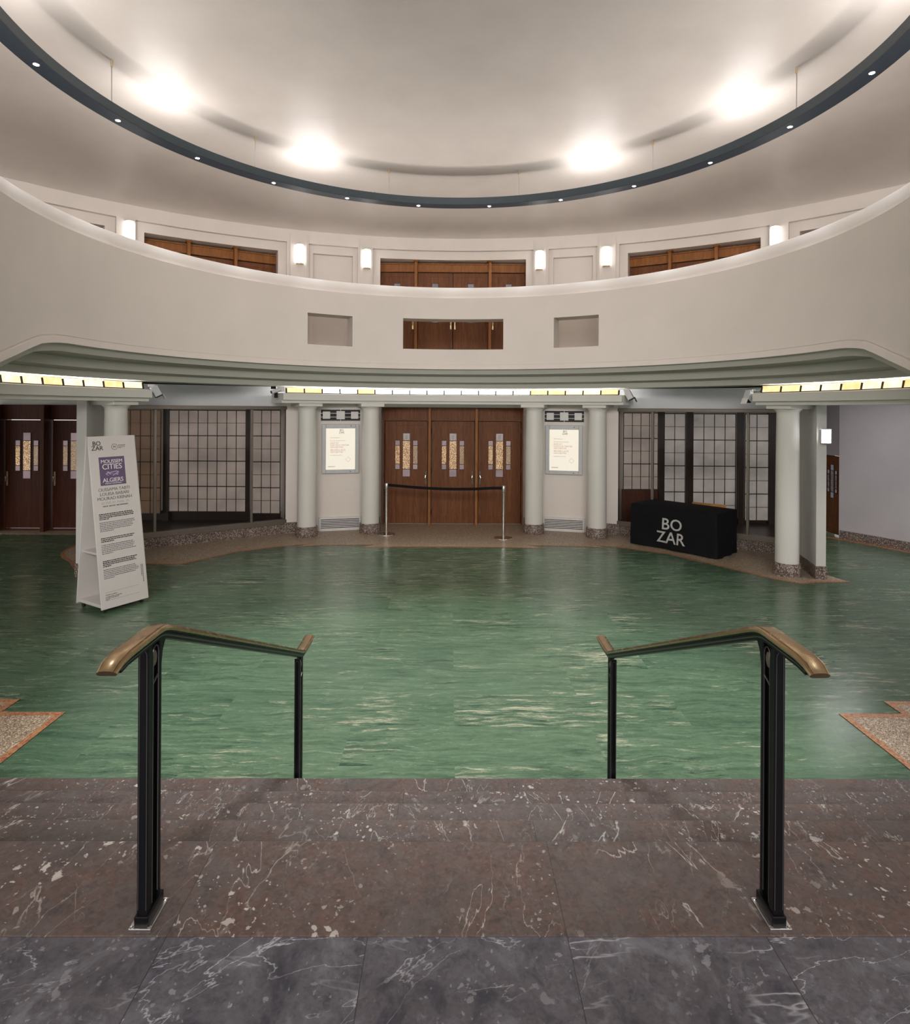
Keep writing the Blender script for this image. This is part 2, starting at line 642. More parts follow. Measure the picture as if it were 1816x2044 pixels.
def dup(root, loc, rz, label, group=None):
    r = root.copy()
    C.objects.link(r)
    r.location = loc
    r.rotation_euler = (0, 0, rz)
    r['label'] = label
    if group:
        r['group'] = group
    for ch in children(root):
        c = ch.copy(); C.objects.link(c); c.parent = r
        for g in children(ch):
            d = g.copy(); C.objects.link(d); d.parent = c
    return r


def text_bm(s, size, bold=0., align='CENTER', ext=.0008, spacing=1.0, line=1.0, shear=0.):
    """letters as a mesh lying in the XZ plane, facing -Y"""
    cu = bpy.data.curves.new('letters', 'FONT')
    cu.body = s
    cu.size = size
    cu.align_x = align
    cu.offset = bold * size
    cu.extrude = ext
    cu.space_character = spacing
    cu.space_line = line
    cu.resolution_u = 3
    cu.shear = shear
    o = bpy.data.objects.new('letters', cu)
    C.objects.link(o)
    dg = bpy.context.evaluated_depsgraph_get()
    me = bpy.data.meshes.new_from_object(o.evaluated_get(dg))
    bm = bmesh.new()
    bm.from_mesh(me)
    bpy.data.objects.remove(o)
    bpy.data.meshes.remove(me)
    bpy.data.curves.remove(cu)
    bmesh.ops.transform(bm, matrix=Matrix.Rotation(PI / 2, 4, 'X'), verts=bm.verts[:])
    return bm


def merge(bm, other, dx=0, dy=0, dz=0, sx=1, sz=1):
    mp_ = {}
    for v_ in other.verts:
        mp_[v_] = bm.verts.new((v_.co.x * sx + dx, v_.co.y + dy, v_.co.z * sz + dz))
    for f_ in other.faces:
        try:
            bm.faces.new([mp_[v_] for v_ in f_.verts])
        except ValueError:
            pass
    other.free()


# ------------------------------------------------------------------ floor and stairs
b = nb(); box(b, -11, 11, 3.7, 14.5, -.15, 0)
struct('floor', b, 'green_floor')

# stone floor and inlays; points are on the ground, metres
edge_R = [(0.0, 10.69), (1.00, 10.68), (1.62, 10.62), (1.36, 10.86), (2.30, 10.78), (2.74, 10.70), (2.52, 10.88), (2.90, 10.74), (3.62, 10.27), (4.21, 9.43), (4.62, 8.78), (4.90, 8.52)]
edge_L = [(-x, y) for x, y in edge_R[1:10]] + [(-4.75, 9.45), (-5.3, 9.05)]
wall_R = [(5.27, 8.72), (5.40, 8.70), (5.85, 10.2), (3.3, 12.0), (2.8, 12.05), (1.5, 12.4), (1.5, 12.95)]


def inlay(name, poly, strip, wd=.055):
    b = nb(); prism(b, poly, -.01, .004)
    struct(name, b, 'terrazzo')
    b = nb()
    n = len(strip)
    dirs = []
    for (x0, y0), (x1, y1) in zip(strip, strip[1:]):
        L = math.hypot(x1 - x0, y1 - y0)
        dirs.append(((x1 - x0) / L, (y1 - y0) / L))
    off = []
    for i in range(n):
        d0 = dirs[max(0, i - 1)]
        d1 = dirs[min(n - 2, i)]
        n0, n1 = (-d0[1], d0[0]), (-d1[1], d1[0])
        mx, my = n0[0] + n1[0], n0[1] + n1[1]
        q = max(.35, (mx * mx + my * my) / 2)
        off.append((strip[i][0] + mx / q * wd, strip[i][1] + my / q * wd))
    lo = [[b.verts.new((p[0], p[1], z_)) for p in row] for row, z_ in ((strip, .0052), (off, .0052), (off, -.008), (strip, -.008))]
    for i in range(n - 1):
        for j in range(4):
            b.faces.new((lo[j][i], lo[j][i + 1], lo[(j + 1) % 4][i + 1], lo[(j + 1) % 4][i]))
    b.faces.new([lo[j][0] for j in range(4)]); b.faces.new([lo[j][-1] for j in range(3, -1, -1)])
    struct('trim_mosaic', b, 'mosaic_border')


fr = list(reversed(edge_L)) + edge_R
inlay('floor_terrazzo', fr + [(5.27, 8.60), (5.66, 8.62), (5.60, 8.82), (5.50, 9.2), (5.9, 10.3)] + [(3.3, 12.2), (1.5, 12.95), (-1.5, 12.95), (-3.3, 12.2), (-5.9, 10.3), (-6.9, 11.6), (-6.75, 11.3), (-6.62, 10.8), (-6.57, 10.4), (-6.48, 10.12), (-6.3, 9.86), (-6.0, 9.58), (-5.7, 9.2)],
      [(-5.9, 10.3), (-6.9, 11.6), (-6.75, 11.3), (-6.62, 10.8), (-6.57, 10.4), (-6.48, 10.12), (-6.3, 9.86), (-6.0, 9.58), (-5.7, 9.2)] + fr + [(5.27, 8.60), (5.66, 8.62)])
for s, nm in ((-1, 'left'), (1, 'right')):
    pts = [(s * 3.10, 3.2), (s * 3.10, 4.88), (s * 3.61, 4.88), (s * 3.61, 5.09), (s * 4.13, 5.09), (s * 4.13, 5.3), (s * 6.5, 5.3), (s * 6.5, 3.2)]
    line = pts[:6] if s < 0 else [(x, y) for x, y in reversed(pts[:6])]
    # the strip lies on the stone side of the line
    inlay('floor_terrazzo', pts, [p for p in (line if s > 0 else line)], .055 if s < 0 else .055)

ys = [3.748, 3.351, 2.987, 2.616]
for i, z in enumerate((.17, .34, .51, .68)):
    b = nb(); box(b, -6.5, 6.5, ys[i] - .45, ys[i], -.12 if i == 0 else z - .17, z)
    struct('stair_step', b, 'marble_red', bevel=.006)
b = nb(); box(b, -6.5, 6.5, 1.841, 2.250, .3, .85)
struct('floor_landing_edge', b, 'marble_red', bevel=.006)
b = nb(); box(b, -6.5, 6.5, -2.6, 1.840, .3, .85)
struct('floor_landing', b, 'marble_grey')

# ------------------------------------------------------------------ balcony (gallery) front
def zdrop(a):
    a = abs(a)
    pts = [(0, 0), (88, 0), (91, .012), (94, .05), (97, .13), (100, .215), (103.5, .30), (108, .40), (114, .50), (122, .56), (180, .56)]
    for (a0, d0), (a1, d1) in zip(pts, pts[1:]):
        if a0 <= a <= a1:
            return d0 + (d1 - d0) * (a - a0) / (a1 - a0)
    return 0


END = 124.0
holes = [(-34.4, -23.9, 3.56, 4.115), (-11.95, 11.95, 3.555, 4.13), (23.9, 34.4, 3.56, 4.115)]
angs = sorted(set([-END + 2 * i for i in range(125)] + [h for q in holes for h in q[:2]]))
ZG = 3.272
RI, RO = 4.55, 4.93
b = nb()
grid = {}


def pv(r, a, z):
    key = (round(r, 4), round(a, 3), round(z, 4))
    if key not in grid:
        grid[key] = b.verts.new(pol(r, a, z))
    return grid[key]


zl = [None, 3.555, 3.56, 4.115, 4.13, 4.53]
for a0, a1 in zip(angs, angs[1:]):
    am = (a0 + a1) / 2
    for r in (RI, RO):
        for j in range(5):
            z1 = zl[j + 1]
            q0 = ZG - zdrop(a0) if j == 0 else zl[j]
            q1 = ZG - zdrop(a1) if j == 0 else zl[j]
            zm = ((q0 + q1) / 2 + z1) / 2
            if any(h[0] < am < h[1] and h[2] < zm < h[3] for h in holes):
                continue
            vs = [pv(r, a0, q0), pv(r, a1, q1), pv(r, a1, z1), pv(r, a0, z1)]
            b.faces.new(vs)
    b.faces.new([pv(RI, a0, ZG - zdrop(a0)), pv(RI, a1, ZG - zdrop(a1)), pv(RO, a1, ZG - zdrop(a1)), pv(RO, a0, ZG - zdrop(a0))])
    for h in holes:
        if h[0] < am < h[1]:
            for z in h[2:]:
                b.faces.new([pv(RI, a0, z), pv(RI, a1, z), pv(RO, a1, z), pv(RO, a0, z)])
for h in holes:
    for a in h[:2]:
        seq = [z for z in (3.555, 3.56, 4.115, 4.13) if h[2] - 1e-6 <= z <= h[3] + 1e-6]
        for z0, z1 in zip(seq, seq[1:]):
            b.faces.new([pv(RI, a, z0), pv(RI, a, z1), pv(RO, a, z1), pv(RO, a, z0)])
# ledge and the set-back upper band
prof = [(RI, 4.53), (4.615, 4.533), (4.622, 4.60), (4.64, 4.735), (4.65, 4.745), (4.92, 4.745), (RO, 4.53)]
for a0, a1 in zip(angs, angs[1:]):
    for (r_0, z_0), (r_1, z_1) in zip(prof, prof[1:]):
        b.faces.new([pv(r_0, a0, z_0), pv(r_0, a1, z_0), pv(r_1, a1, z_1), pv(r_1, a0, z_1)] if z_0 == z_1 else [pv(r_0, a0, z_0), pv(r_0, a1, z_0), pv(r_1, a1, z_1), pv(r_1, a0, z_1)])
struct('wall_balcony', b, 'plaster_white', smooth=True)

# moulding under the front, then the stepped underside
mo = nb()
revolve(mo, [lambda a: (4.56, ZG - zdrop(a) + .0), lambda a: (4.56, ZG - .014 - zdrop(a)), lambda a: (4.527, ZG - .016 - zdrop(a)), lambda a: (4.520, ZG - .095 - zdrop(a)), lambda a: (4.535, ZG - .10 - zdrop(a)), lambda a: (4.62, ZG - .10 - zdrop(a)), lambda a: (4.62, ZG - zdrop(a))], -END, END, 124)
struct('trim_balcony', mo, 'plaster_white', smooth=True)
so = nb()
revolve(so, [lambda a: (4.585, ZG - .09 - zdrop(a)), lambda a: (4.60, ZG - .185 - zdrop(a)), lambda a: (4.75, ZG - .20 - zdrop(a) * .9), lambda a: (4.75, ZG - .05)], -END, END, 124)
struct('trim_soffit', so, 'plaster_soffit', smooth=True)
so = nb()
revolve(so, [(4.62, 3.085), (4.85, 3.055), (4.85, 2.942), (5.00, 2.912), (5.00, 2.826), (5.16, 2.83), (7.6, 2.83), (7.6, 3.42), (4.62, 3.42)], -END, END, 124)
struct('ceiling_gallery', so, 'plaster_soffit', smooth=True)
b = nb()
revolve(b, [(4.9, 3.42), (11.5, 3.42), (11.5, 3.45), (4.9, 3.45)], -70, 70, 60)
struct('floor_gallery', b, 'terrazzo')

# ------------------------------------------------------------------ stone beams with lit glass strips
def beam(a0, a1, nm):
    b = nb()
    revolve(b, [(5.03, 2.575), (5.03, 2.69), (5.05, 2.70), (5.60, 2.70), (5.60, 2.52), (5.10, 2.52), (5.10, 2.57)], a0, a1, 30)
    struct('trim_beam', b, 'plaster_column', smooth=False)


def cove(a0, a1, cols, label, grp='lit glass coves on the beams'):
    c = pol(5.16, (a0 + a1) / 2, 2.70)
    root = thing('cove_light', label, 'light', c, group=grp)
    sh = (c.x, c.y, c.z)
    n = len(cols)
    st = (a1 - a0) / n
    for i, m in enumerate(cols):
        b = nb()
        revolve(b, [(5.115, 2.712), (5.125, 2.712), (5.145, 2.806), (5.135, 2.806)], a0 + i * st + .06, a0 + (i + 1) * st - .06, 3, shift=sh)
        obj('glass_pane', b, {'w': 'cove_white', 'a': 'cove_amber', 'c': 'cove_cream'}[m], root)
    b = nb()
    for i in range(n + 1):
        aa = a0 + i * st
        if i in (0, n):
            aa += .03 if i == 0 else -.03
        revolve(b, [(5.104, 2.704), (5.128, 2.704), (5.142, 2.795), (5.120, 2.795)], aa - .13, aa + .13, 1, shift=sh)
    revolve(b, [(5.105, 2.701), (5.130, 2.701), (5.130, 2.713), (5.105, 2.713)], a0, a1, 30, shift=sh)
    obj('lead_frame', b, 'lead', root)
    b = nb()
    revolve(b, [(5.20, 2.72), (5.24, 2.72), (5.24, 2.80), (5.20, 2.80)], a0 + .4, a1 - .4, 30, shift=sh)
    obj('tube', b, 'cove_tube', root)


beam(-37.4, 37.4, 0)
cove(-36.4, 36.4, 'aawwawwwwwwwwwaacca', 'lit glass strip on the middle beam above the wooden doors')
beam(-118, -64.2, 1)
cove(-117, -65.2, 'ccccaccccaccac', 'amber lit glass strip on the beam above the left column')
beam(64.2, 118, 2)
cove(65.2, 117, 'aaccaccacccaca', 'amber lit glass strip on the beam above the right column')

# ------------------------------------------------------------------ columns
def column(loc, rz, h, label, g=1.0):
    t = thing('column', label, 'column', loc, rz, 'round columns round the hall', 'thing')
    b = nb(); lathe(b, [(.205 * g, 0), (.208 * g, .02), (.205 * g, .175), (.195 * g, .19), (.17 * g, .19)], 40)
    obj('plinth', b, 'terrazzo_base', t, True)
    b = nb(); lathe(b, [(.176 * g, .19), (.177 * g, .8), (.172 * g, 1.6), (.165 * g, h - .16), (.165 * g, h - .12), (.178 * g, h - .095), (.205 * g, h - .072), (.21 * g, h - .062)], 40)
    obj('shaft', b, 'plaster_column', t, True)
    b = nb(); box(b, -.225 * g, .225 * g, -.225 * g, .30 * g, h - .064, h)
    obj('capital', b, 'plaster_column', t, bevel=.006)
    return t


cols = [(-68.0, 5.36, 'white round column rising behind the tall white information sign'),
        (-31.05, 5.36, 'outer white column left of the left lit poster case'),
        (-17.95, 5.21, 'inner white column between the left poster case and the doors'),
        (17.95, 5.21, 'inner white column between the doors and the right poster case'),
        (31.05, 5.36, 'outer white column right of the right lit poster case'),
        (68.0, 5.36, 'large white column by the right corridor, next to a square pier')]
for a, r, lb in cols:
    p = pol(r, a, 0)
    column((p.x, p.y, 0), -rad(a), 2.525, lb, .92 if abs(a) > 60 else 1.0)

# ------------------------------------------------------------------ lower walls
WH = 2.9
for s in (-1, 1):
    side = 'left' if s < 0 else 'right'
    # panel wall between the two columns
    for nm, P in (('wall_panel_', [(1.62, 12.27), (1.66, 12.42), (2.84, 12.12), (2.80, 11.975)]), ('wall_jamb_', [(1.485, 12.30), (1.485, 12.9), (1.66, 12.9), (1.66, 12.42), (1.62, 12.27)]), ('wall_reveal_', [(2.80, 11.975), (2.84, 12.3), (3.42, 12.3), (3.22, 11.80), (2.86, 11.93)])):
        b = nb(); prism(b, [(s * x, y) for x, y in P], 0, WH)
        struct(nm + side, b, 'plaster_white')
    b = nb()
    prism(b, [(s * x, y) for x, y in [(1.475, 12.285), (1.49, 12.8), (1.55, 12.8), (1.66, 12.30), (1.85, 12.25), (1.84, 12.20), (1.60, 12.255)]], 0, .20)
    prism(b, [(s * x, y) for x, y in [(2.84, 11.90), (3.235, 11.765), (3.25, 11.86), (2.86, 11.99)]], 0, .21)
    struct('baseboard_' + side, b, 'terrazzo_base')
    # pier at the outer end of the window, next to the corridor
    b = nb(); prism(b, [(s * x, y) for x, y in [(5.265, 8.78), (5.39, 8.75), (5.90, 10.25), (5.72, 10.28), (5.45, 9.56)]], 0, WH)
    struct('wall_pier_' + side, b, 'plaster_grey')
    b = nb(); prism(b, [(s * x, y) for x, y in [(5.25, 8.765), (5.40, 8.735), (5.91, 10.2), (5.72, 10.24), (5.435, 9.56)]], 0, .19)
    struct('baseboard_pier_' + side, b, 'terrazzo_base')
    # plinth and lintel wall of the display window
    A, B = (s * 3.20, 11.85), (s * 5.72, 10.19)
    ex, ey = (B[0] - A[0]), (B[1] - A[1])
    L = math.hypot(ex, ey); ex /= L; ey /= L
    nx, ny = (-s * abs(ey), -abs(ex))     # towards the hall

    def wp(d, o):
        return (A[0] + ex * d + nx * o, A[1] + ey * d + ny * o)
    b = nb(); prism(b, [wp(0, .03), wp(L, .03), wp(L, -.12), wp(0, -.12)], 0, .175)
    struct('baseboard_window_' + side, b, 'terrazzo_base')
    b = nb(); prism(b, [wp(-.1, .0), wp(L + .1, .0), wp(L + .1, -.16), wp(-.1, -.16)], 2.455, WH)
    struct('wall_window_' + side, b, 'plaster_cool')
    # dark shelf floor inside the display
    inner = [wp(0, -.05), wp(L, -.05), (s * 6.9, 12.4), (s * 3.2, 12.4)]
    b = nb(); prism(b, inner, .02, .20)
    struct('trim_sill', b, 'walnut')
    b = nb(); prism(b, [wp(0, -.17), wp(L, -.17), (s * 6.9, 12.4), (s * 3.2, 12.4)], 2.46, 2.52)
    struct('ceiling_display', b, 'plaster_grey')
    # bronze frame with clear panes
    w_ = thing('window_1' if s < 0 else 'window_2', ('long bronze framed display window on the left behind the tall sign' if s < 0 else 'long bronze framed display window on the right behind the black table'), None, (A[0], A[1], 0), math.atan2(ey, ex), None, 'structure')
    g = -1 if s > 0 else 1            # local y sign that points to the hall
    yh = (lambda o: (g * o)) if s < 0 else (lambda o: (g * o))
    # in local coordinates x runs along the window, the hall is on +y for the left window and -y for the right one
    q = 1 if s < 0 else -1
    def lb(x0, x1, o0, o1, z0, z1):
        bb = nb(); box(bb, x0, x1, min(q * o0, q * o1), max(q * o0, q * o1), z0, z1); return bb
    d1, d2 = .69, 2.33
    fb = nb()
    for (x0, x1, o0, o1, z0, z1) in ((0, L, -.06, .035, .175, .275), (0, L, -.06, .035, 2.395, 2.46), (0, .045, -.06, .03, .275, 2.395), (L - .045, L, -.06, .03, .275, 2.395)):
        box(fb, x0, x1, min(q * o0, q * o1), max(q * o0, q * o1), z0, z1)
    obj('frame', fb, 'bronze', w_, bevel=.006)
    for d in (d1, d2):
        obj('mullion', lb(d - .022, d + .022, -.04, .03, .275, 2.395), 'bronze', w_, bevel=.005)
    for x0, x1 in ((.045, d1 - .022), (d1 + .022, d2 - .022), (d2 + .022, L - .045)):
        obj('pane', lb(x0, x1, -.005, .005, .275, 2.395), 'clear_glass', w_)

# outer walls
b = nb()
revolve(b, [(8.70, 0), (8.70, 3.4), (9.0, 3.4), (9.0, 0)], 58.2, 124, 40)
box(b, 7.44, 7.70, 11.62, 12.19, 1.565, 3.4)
box(b, 7.44, 7.70, 12.19, 12.9, 0, 3.4)
box(b, 5.6, 7.44, 12.7, 12.9, 0, 3.4)
struct('wall_right', b, 'plaster_corridor', smooth=False)
b = nb()
revolve(b, [(8.67, 0), (8.67, .155), (8.69, .16), (8.72, .16), (8.72, 0)], 58.4, 124, 40)
struct('baseboard_right', b, 'terrazzo_base')
b = nb()
revolve(b, [(8.56, -.01), (8.56, .004), (8.68, .004), (8.68, -.01)], 57, 124, 40)
struct('trim_mosaic', b, 'mosaic_border')
b = nb()
box(b, -11, -6.95, 12.06, 12.3, 2.46, 3.4); box(b, -11, -8.86, 12.06, 12.3, 0, 2.46); box(b, -6.98, -3.3, 12.42, 12.6, 0, 3.4)
box(b, -6.98, -6.9, 12.06, 12.5, 0, 2.46)
struct('wall_left', b, 'plaster_grey')
b = nb(); box(b, 3.3, 7.2, 12.42, 12.6, 0, 3.4)
struct('wall_display', b, 'plaster_grey')
b = nb(); box(b, -11, -6.9, 11.62, 12.06, -.01, .004)
struct('floor_terrazzo', b, 'terrazzo')
b = nb()
box(b, -1.8, 1.8, 13.0, 13.2, 0, 3.0)
box(b, -1.6, 1.6, 12.72, 13.1, 2.455, 3.0)
struct('wall_far', b, 'plaster_grey')
# aisle ceiling beyond the window walls
b = nb(); revolve(b, [(5.62, 2.83), (9.0, 2.83), (9.0, 2.87), (5.62, 2.87)], 40, 124, 40)
struct('ceiling_aisle', b, 'plaster_soffit')
b = nb(); revolve(b, [(5.62, 2.83), (12.0, 2.83), (12.0, 2.87), (5.62, 2.87)], -124, -40, 40)
struct('ceiling_aisle', b, 'plaster_soffit')


# ------------------------------------------------------------------ wooden doors
def leaf(parent, x0, x1, y, z0, z1, wmat, amb, handle_side=1, dark='oak_dark', notice=False, plate='plate_dark', pv=(.135, .185), y_hinge=True):
    """a door leaf in local coordinates, front face at y, facing -y"""
    cx = (x0 + x1) / 2
    W = x1 - x0
    H = z1 - z0
    L = obj('door_leaf', (lambda bb: (box(bb, x0 + .006, x1 - .006, y, y + .045, z0 + .012, z1 - .008), bb)[1])(nb()), wmat, parent, bevel=.003)
    fr_ = nb()
    for a0, a1, c0, c1 in ((x0 + .008, x0 + .085, z0 + .012, z1 - .01), (x1 - .085, x1 - .008, z0 + .012, z1 - .01), (x0 + .085, x1 - .085, z1 - .10, z1 - .01), (x0 + .085, x1 - .085, z0 + .012, z0 + .17)):
        box(fr_, a0, a1, y - .006, y + .001, c0, c1)
    obj('stile', fr_, wmat, L, bevel=.002)
    zc = z0 + H * .67
    hh = H * .42
    for dx, w2, h2 in ((0, .075 * min(1, W / .9), hh), (-.185 * W / .9, .046 * min(1, W / .9), hh * .66), (.185 * W / .9, .046 * min(1, W / .9), hh * .66)):
        zt, zb = zc + h2 / 2, zc - h2 / 2
        q = h2 * .17
        m = nb(); box(m, cx + dx - w2, cx + dx + w2, y - .004, y + .002, zb + q + .008, zt - q - .008)
        obj('glass_pane', m, amb if dx <= 0 else (amb + '_dim' if amb == 'glass_pebble' else amb), L)
        m = nb()
        box(m, cx + dx - w2, cx + dx + w2, y - .004, y + .002, zt - q + .004, zt)
        box(m, cx + dx - w2, cx + dx + w2, y - .004, y + .002, zb, zb + q - .004)
        obj('glass_pane', m, 'glass_slate' if amb == 'glass_pebble_dark' else 'glass_violet', L)
        m = nb()
        for a0, a1, c0, c1 in ((-w2 - .008, -w2, zb - .008, zt + .008), (w2, w2 + .008, zb - .008, zt + .008), (-w2, w2, zt, zt + .008), (-w2, w2, zb - .008, zb), (-w2, w2, zt - q - .008, zt - q + .004), (-w2, w2, zb + q - .004, zb + q + .008)):
            box(m, cx + dx + a0, cx + dx + a1, y - .009, y + .001, c0, c1)
        obj('pane_frame', m, dark, L)
        if notice and dx == 0:
            m = nb(); box(m, cx - .055, cx + .055, y - .0075, y - .005, zt - .14, zt - .012)
            obj('paper_notice', m, 'sign_white', L)
            m = nb()
            for i in range(4):
                box(m, cx - .035, cx + .035 - .01 * (i % 2), y - .0085, y - .0072, zt - .05 - .022 * i, zt - .044 - .022 * i)
            obj('printed_line', m, 'letter_mid', L)
    if handle_side:
        hx = x1 - .045 if handle_side > 0 else x0 + .045
        hz = z0 + .98
        m = nb(); box(m, hx - .017, hx + .017, y - .013, y - .006, hz - .14, hz + .14)
        hnd = obj('handle_plate', m, plate, L, bevel=.003)
        m = nb(); tube(m, (hx, y - .012, hz + .03), (hx, y - .050, hz + .045), .009)
        sg = -1 if handle_side > 0 else 1
        tube(m, (hx, y - .050, hz + .048), (hx + sg * .012, y - .058, hz + .0), .011, 10)
        tube(m, (hx + sg * .012, y - .058, hz + .0), (hx, y - .050, hz - .045), .011, 10)
        obj('grip', m, 'chrome' if plate == 'plate_dark' else plate, hnd, True)
        m = nb()
        for zz in (z0 + .25, z0 + H * .52, z1 - .2):
            ox = x0 + .004 if handle_side > 0 else x1 - .004
            tube(m, (ox, y - .008, zz - .05), (ox, y - .008, zz + .05), .010, 8)
        obj('hinge', m, 'iron_edge', L)
    return L


# middle doors, recessed between the inner columns
d = thing('door_1', 'three oak door leaves with amber glass slots behind the rope barrier', None, (0.015, 12.78, 0), 0, None, 'structure')
for i, (x0, x1, hs) in enumerate(((-1.435, -.525, 1), (-.455, .455, 1), (.525, 1.435, -1))):
    leaf(d, x0, x1, .05, 0, 2.17, 'oak', 'glass_pebble', hs, notice=True)
for x in (-.49, .49):
    m = nb(); box(m, x - .028, x + .028, -.10, .12, 0, 2.43)
    obj('post', m, 'oak_light', d, bevel=.006)
m = nb()
for x0, x1 in ((-1.45, -.518), (-.462, .462), (.518, 1.45)):
    box(m, x0, x1, .02, .1, 2.175, 2.46)
obj('transom', m, 'oak', d, bevel=.004)
m = nb()
for x0, x1 in ((-1.45, -.518), (-.462, .462), (.518, 1.45)):
    box(m, x0, x1, .0, .03, 2.175, 2.205); box(m, x0, x1, .0, .03, 2.42, 2.46)
obj('transom_moulding', m, 'oak', d)
m = nb()
for x0, x1 in ((-1.47, -1.437), (1.437, 1.47)):
    box(m, x0, x1, -.02, .12, 0, 2.46)
obj('jamb', m, 'oak', d, bevel=.004)
b = nb(); box(b, -1.5, 1.5, 12.84, 13.0, -.01, .012)
struct('trim_threshold', b, 'frame_grey')

# doors of the left corridor
d = thing('door_2', 'dark wooden corridor doors at the left edge, behind the tall sign', None, (-7.93, 12.0, 0), 0, None, 'structure')
leaf(d, -.86, .0, .03, .03, 2.165, 'oak_dark', 'glass_pebble', -1, 'walnut', False, 'brass_plate')
leaf(d, .07, .93, .03, .03, 2.165, 'oak_dark', 'glass_pebble_dim', -1, 'walnut', False, 'brass_plate')
m = nb(); box(m, -.02, .05, -.20, .10, 0, 2.46); obj('post', m, 'oak_dark', d, bevel=.006)
m = nb(); box(m, -.98, -.87, -.20, .10, 0, 2.46); obj('post', m, 'oak_dark', d, bevel=.006)
m = nb(); box(m, -.87, -.02, .0, .08, 2.17, 2.46); box(m, .05, .95, .0, .08, 2.17, 2.46)
obj('transom', m, 'oak_dark', d, bevel=.004)
m = nb(); box(m, -.87, .95, -.04, .06, 0, .03); obj('threshold', m, 'oak_dark', d)
# low door of the right corridor, on the side wall where the passage runs on
d = thing('door_3', 'low brown wooden door in the right corridor wall', None, (7.44, 11.90, .02), -PI / 2, None, 'structure')
leaf(d, -.29, .28, .03, .0, 1.54, 'oak', 'glass_pebble_dark', 0, 'oak_dark')


# ------------------------------------------------------------------ poster cases, grilles, louvres on the panel walls
for s in (-1, 1):
    side = 'left' if s < 0 else 'right'
    base = Vector((s * 2.225, 12.115, 0))
    rz = math.atan2(.295, 1.18) * (1 if s < 0 else -1)
    # vent with square ornaments near the top
    t = thing('vent_grille', 'black vent with white squares above the %s poster case' % side, 'vent', base + Vector((0, 0, 2.29)), rz, 'ornamental vents above the poster cases')
    m = nb(); box(m, -.385, .385, -.012, .02, -.11, .11); obj('vent_opening', m, 'black_void', t)
    m = nb()
    box(m, -.385, .385, -.02, -.011, .033, .043); box(m, -.385, .385, -.02, -.011, -.043, -.033)
    box(m, -.005, .005, -.02, -.011, -.11, .11)
    obj('bar', m, 'panel_white', t)
    for x in (-.275, 0, .275):
        q = .082 if x == 0 else .072
        m = nb(); box(m, x - q, x + q, -.028, -.012, -q, q); obj('square_plate', m, 'panel_white', t, bevel=.003)
    m = nb()
    for x0, x1, z0, z1 in ((-.40, .40, .11, .125), (-.40, .40, -.125, -.11), (-.40, -.385, -.11, .11), (.385, .40, -.11, .11)):
        box(m, x0, x1, -.016, .01, z0, z1)
    obj('vent_rim', m, 'panel_white', t)
    # lit poster case
    t = thing('poster_case', 'lit poster case between the two columns %s of the wooden doors' % side, 'poster case', base + Vector((0, 0, 1.14)), rz, 'lit poster cases')
    m = nb()
    for x0, x1, z0, z1 in ((-.36, -.285, 0, .975), (.285, .36, 0, .975), (-.285, .285, .89, .975), (-.285, .285, 0, .075)):
        box(m, x0, x1, -.075, .01, z0, z1)
    obj('case_frame', m, 'frame_grey', t, bevel=.008)
    m = nb(); box(m, -.285, .285, -.05, .0, .075, .89)
    ps = obj('poster', m, 'poster_lit', t)
    for x_, z_ in ((.2, .94), (.19, .035)):
        m = nb(); tube(m, (x_, -.078, z_), (x_, -.072, z_), .009, 10); obj('lock', m, 'iron_black', t)
    m = nb()
    merge(m, text_bm('BO', .056, .0), .02, -.0515, .835)
    merge(m, text_bm('ZAR', .056, .0), .02, -.0515, .788)
    obj('logo', m, 'letter_mid', ps)
    for i, ln in enumerate(('JAZZ AT', 'LINCOLN CENTER', 'ORCHESTRA', 'BRUSSELS JAZZ', 'ORCHESTRA')):
        m = nb()
        merge(m, text_bm(ln, .044, 0, 'LEFT', .0005), -.20, -.0512, .585 - .042 * i - (.012 if i > 2 else 0))
        obj('printed_title', m, 'letter_red', ps)
    for z, x0, x1 in ((.70, -.20, -.02), (.64, -.20, .09), (.352, -.20, .03), (.135, -.24, -.10), (.125, -.24, -.12)):
        x = x0
        m = nb()
        while x < x1:
            w2 = random.uniform(.012, .035)
            box(m, x, min(x + w2, x1), -.0508, -.0495, z, z + .008)
            x += w2 + .008
        obj('printed_line', m, 'letter_faint', ps)
    m = nb()
    for (xa, za), (xb, zb) in zip(((.15, .325), (.20, .275), (.15, .225), (.10, .275)), ((.20, .275), (.15, .225), (.10, .275), (.15, .325))):
        tube(m, (xa, -.051, za), (xb, -.051, zb), .002, 4)
    obj('diamond_mark', m, 'letter_red', ps)
    # louvre at the bottom
    t = thing('louvre_grille', 'white slotted air grille at the foot of the %s panel wall' % side, 'grille', base, rz, 'white air grilles at the floor')
    m = nb(); box(m, -.41, .41, -.045, .01, .004, .275); obj('grille_body', m, 'panel_white', t, bevel=.004)
    for i in range(6):
        m = nb(); box(m, -.375, .375, -.048, -.040, .062 + .032 * i, .075 + .032 * i); obj('slot', m, 'black_void', t)


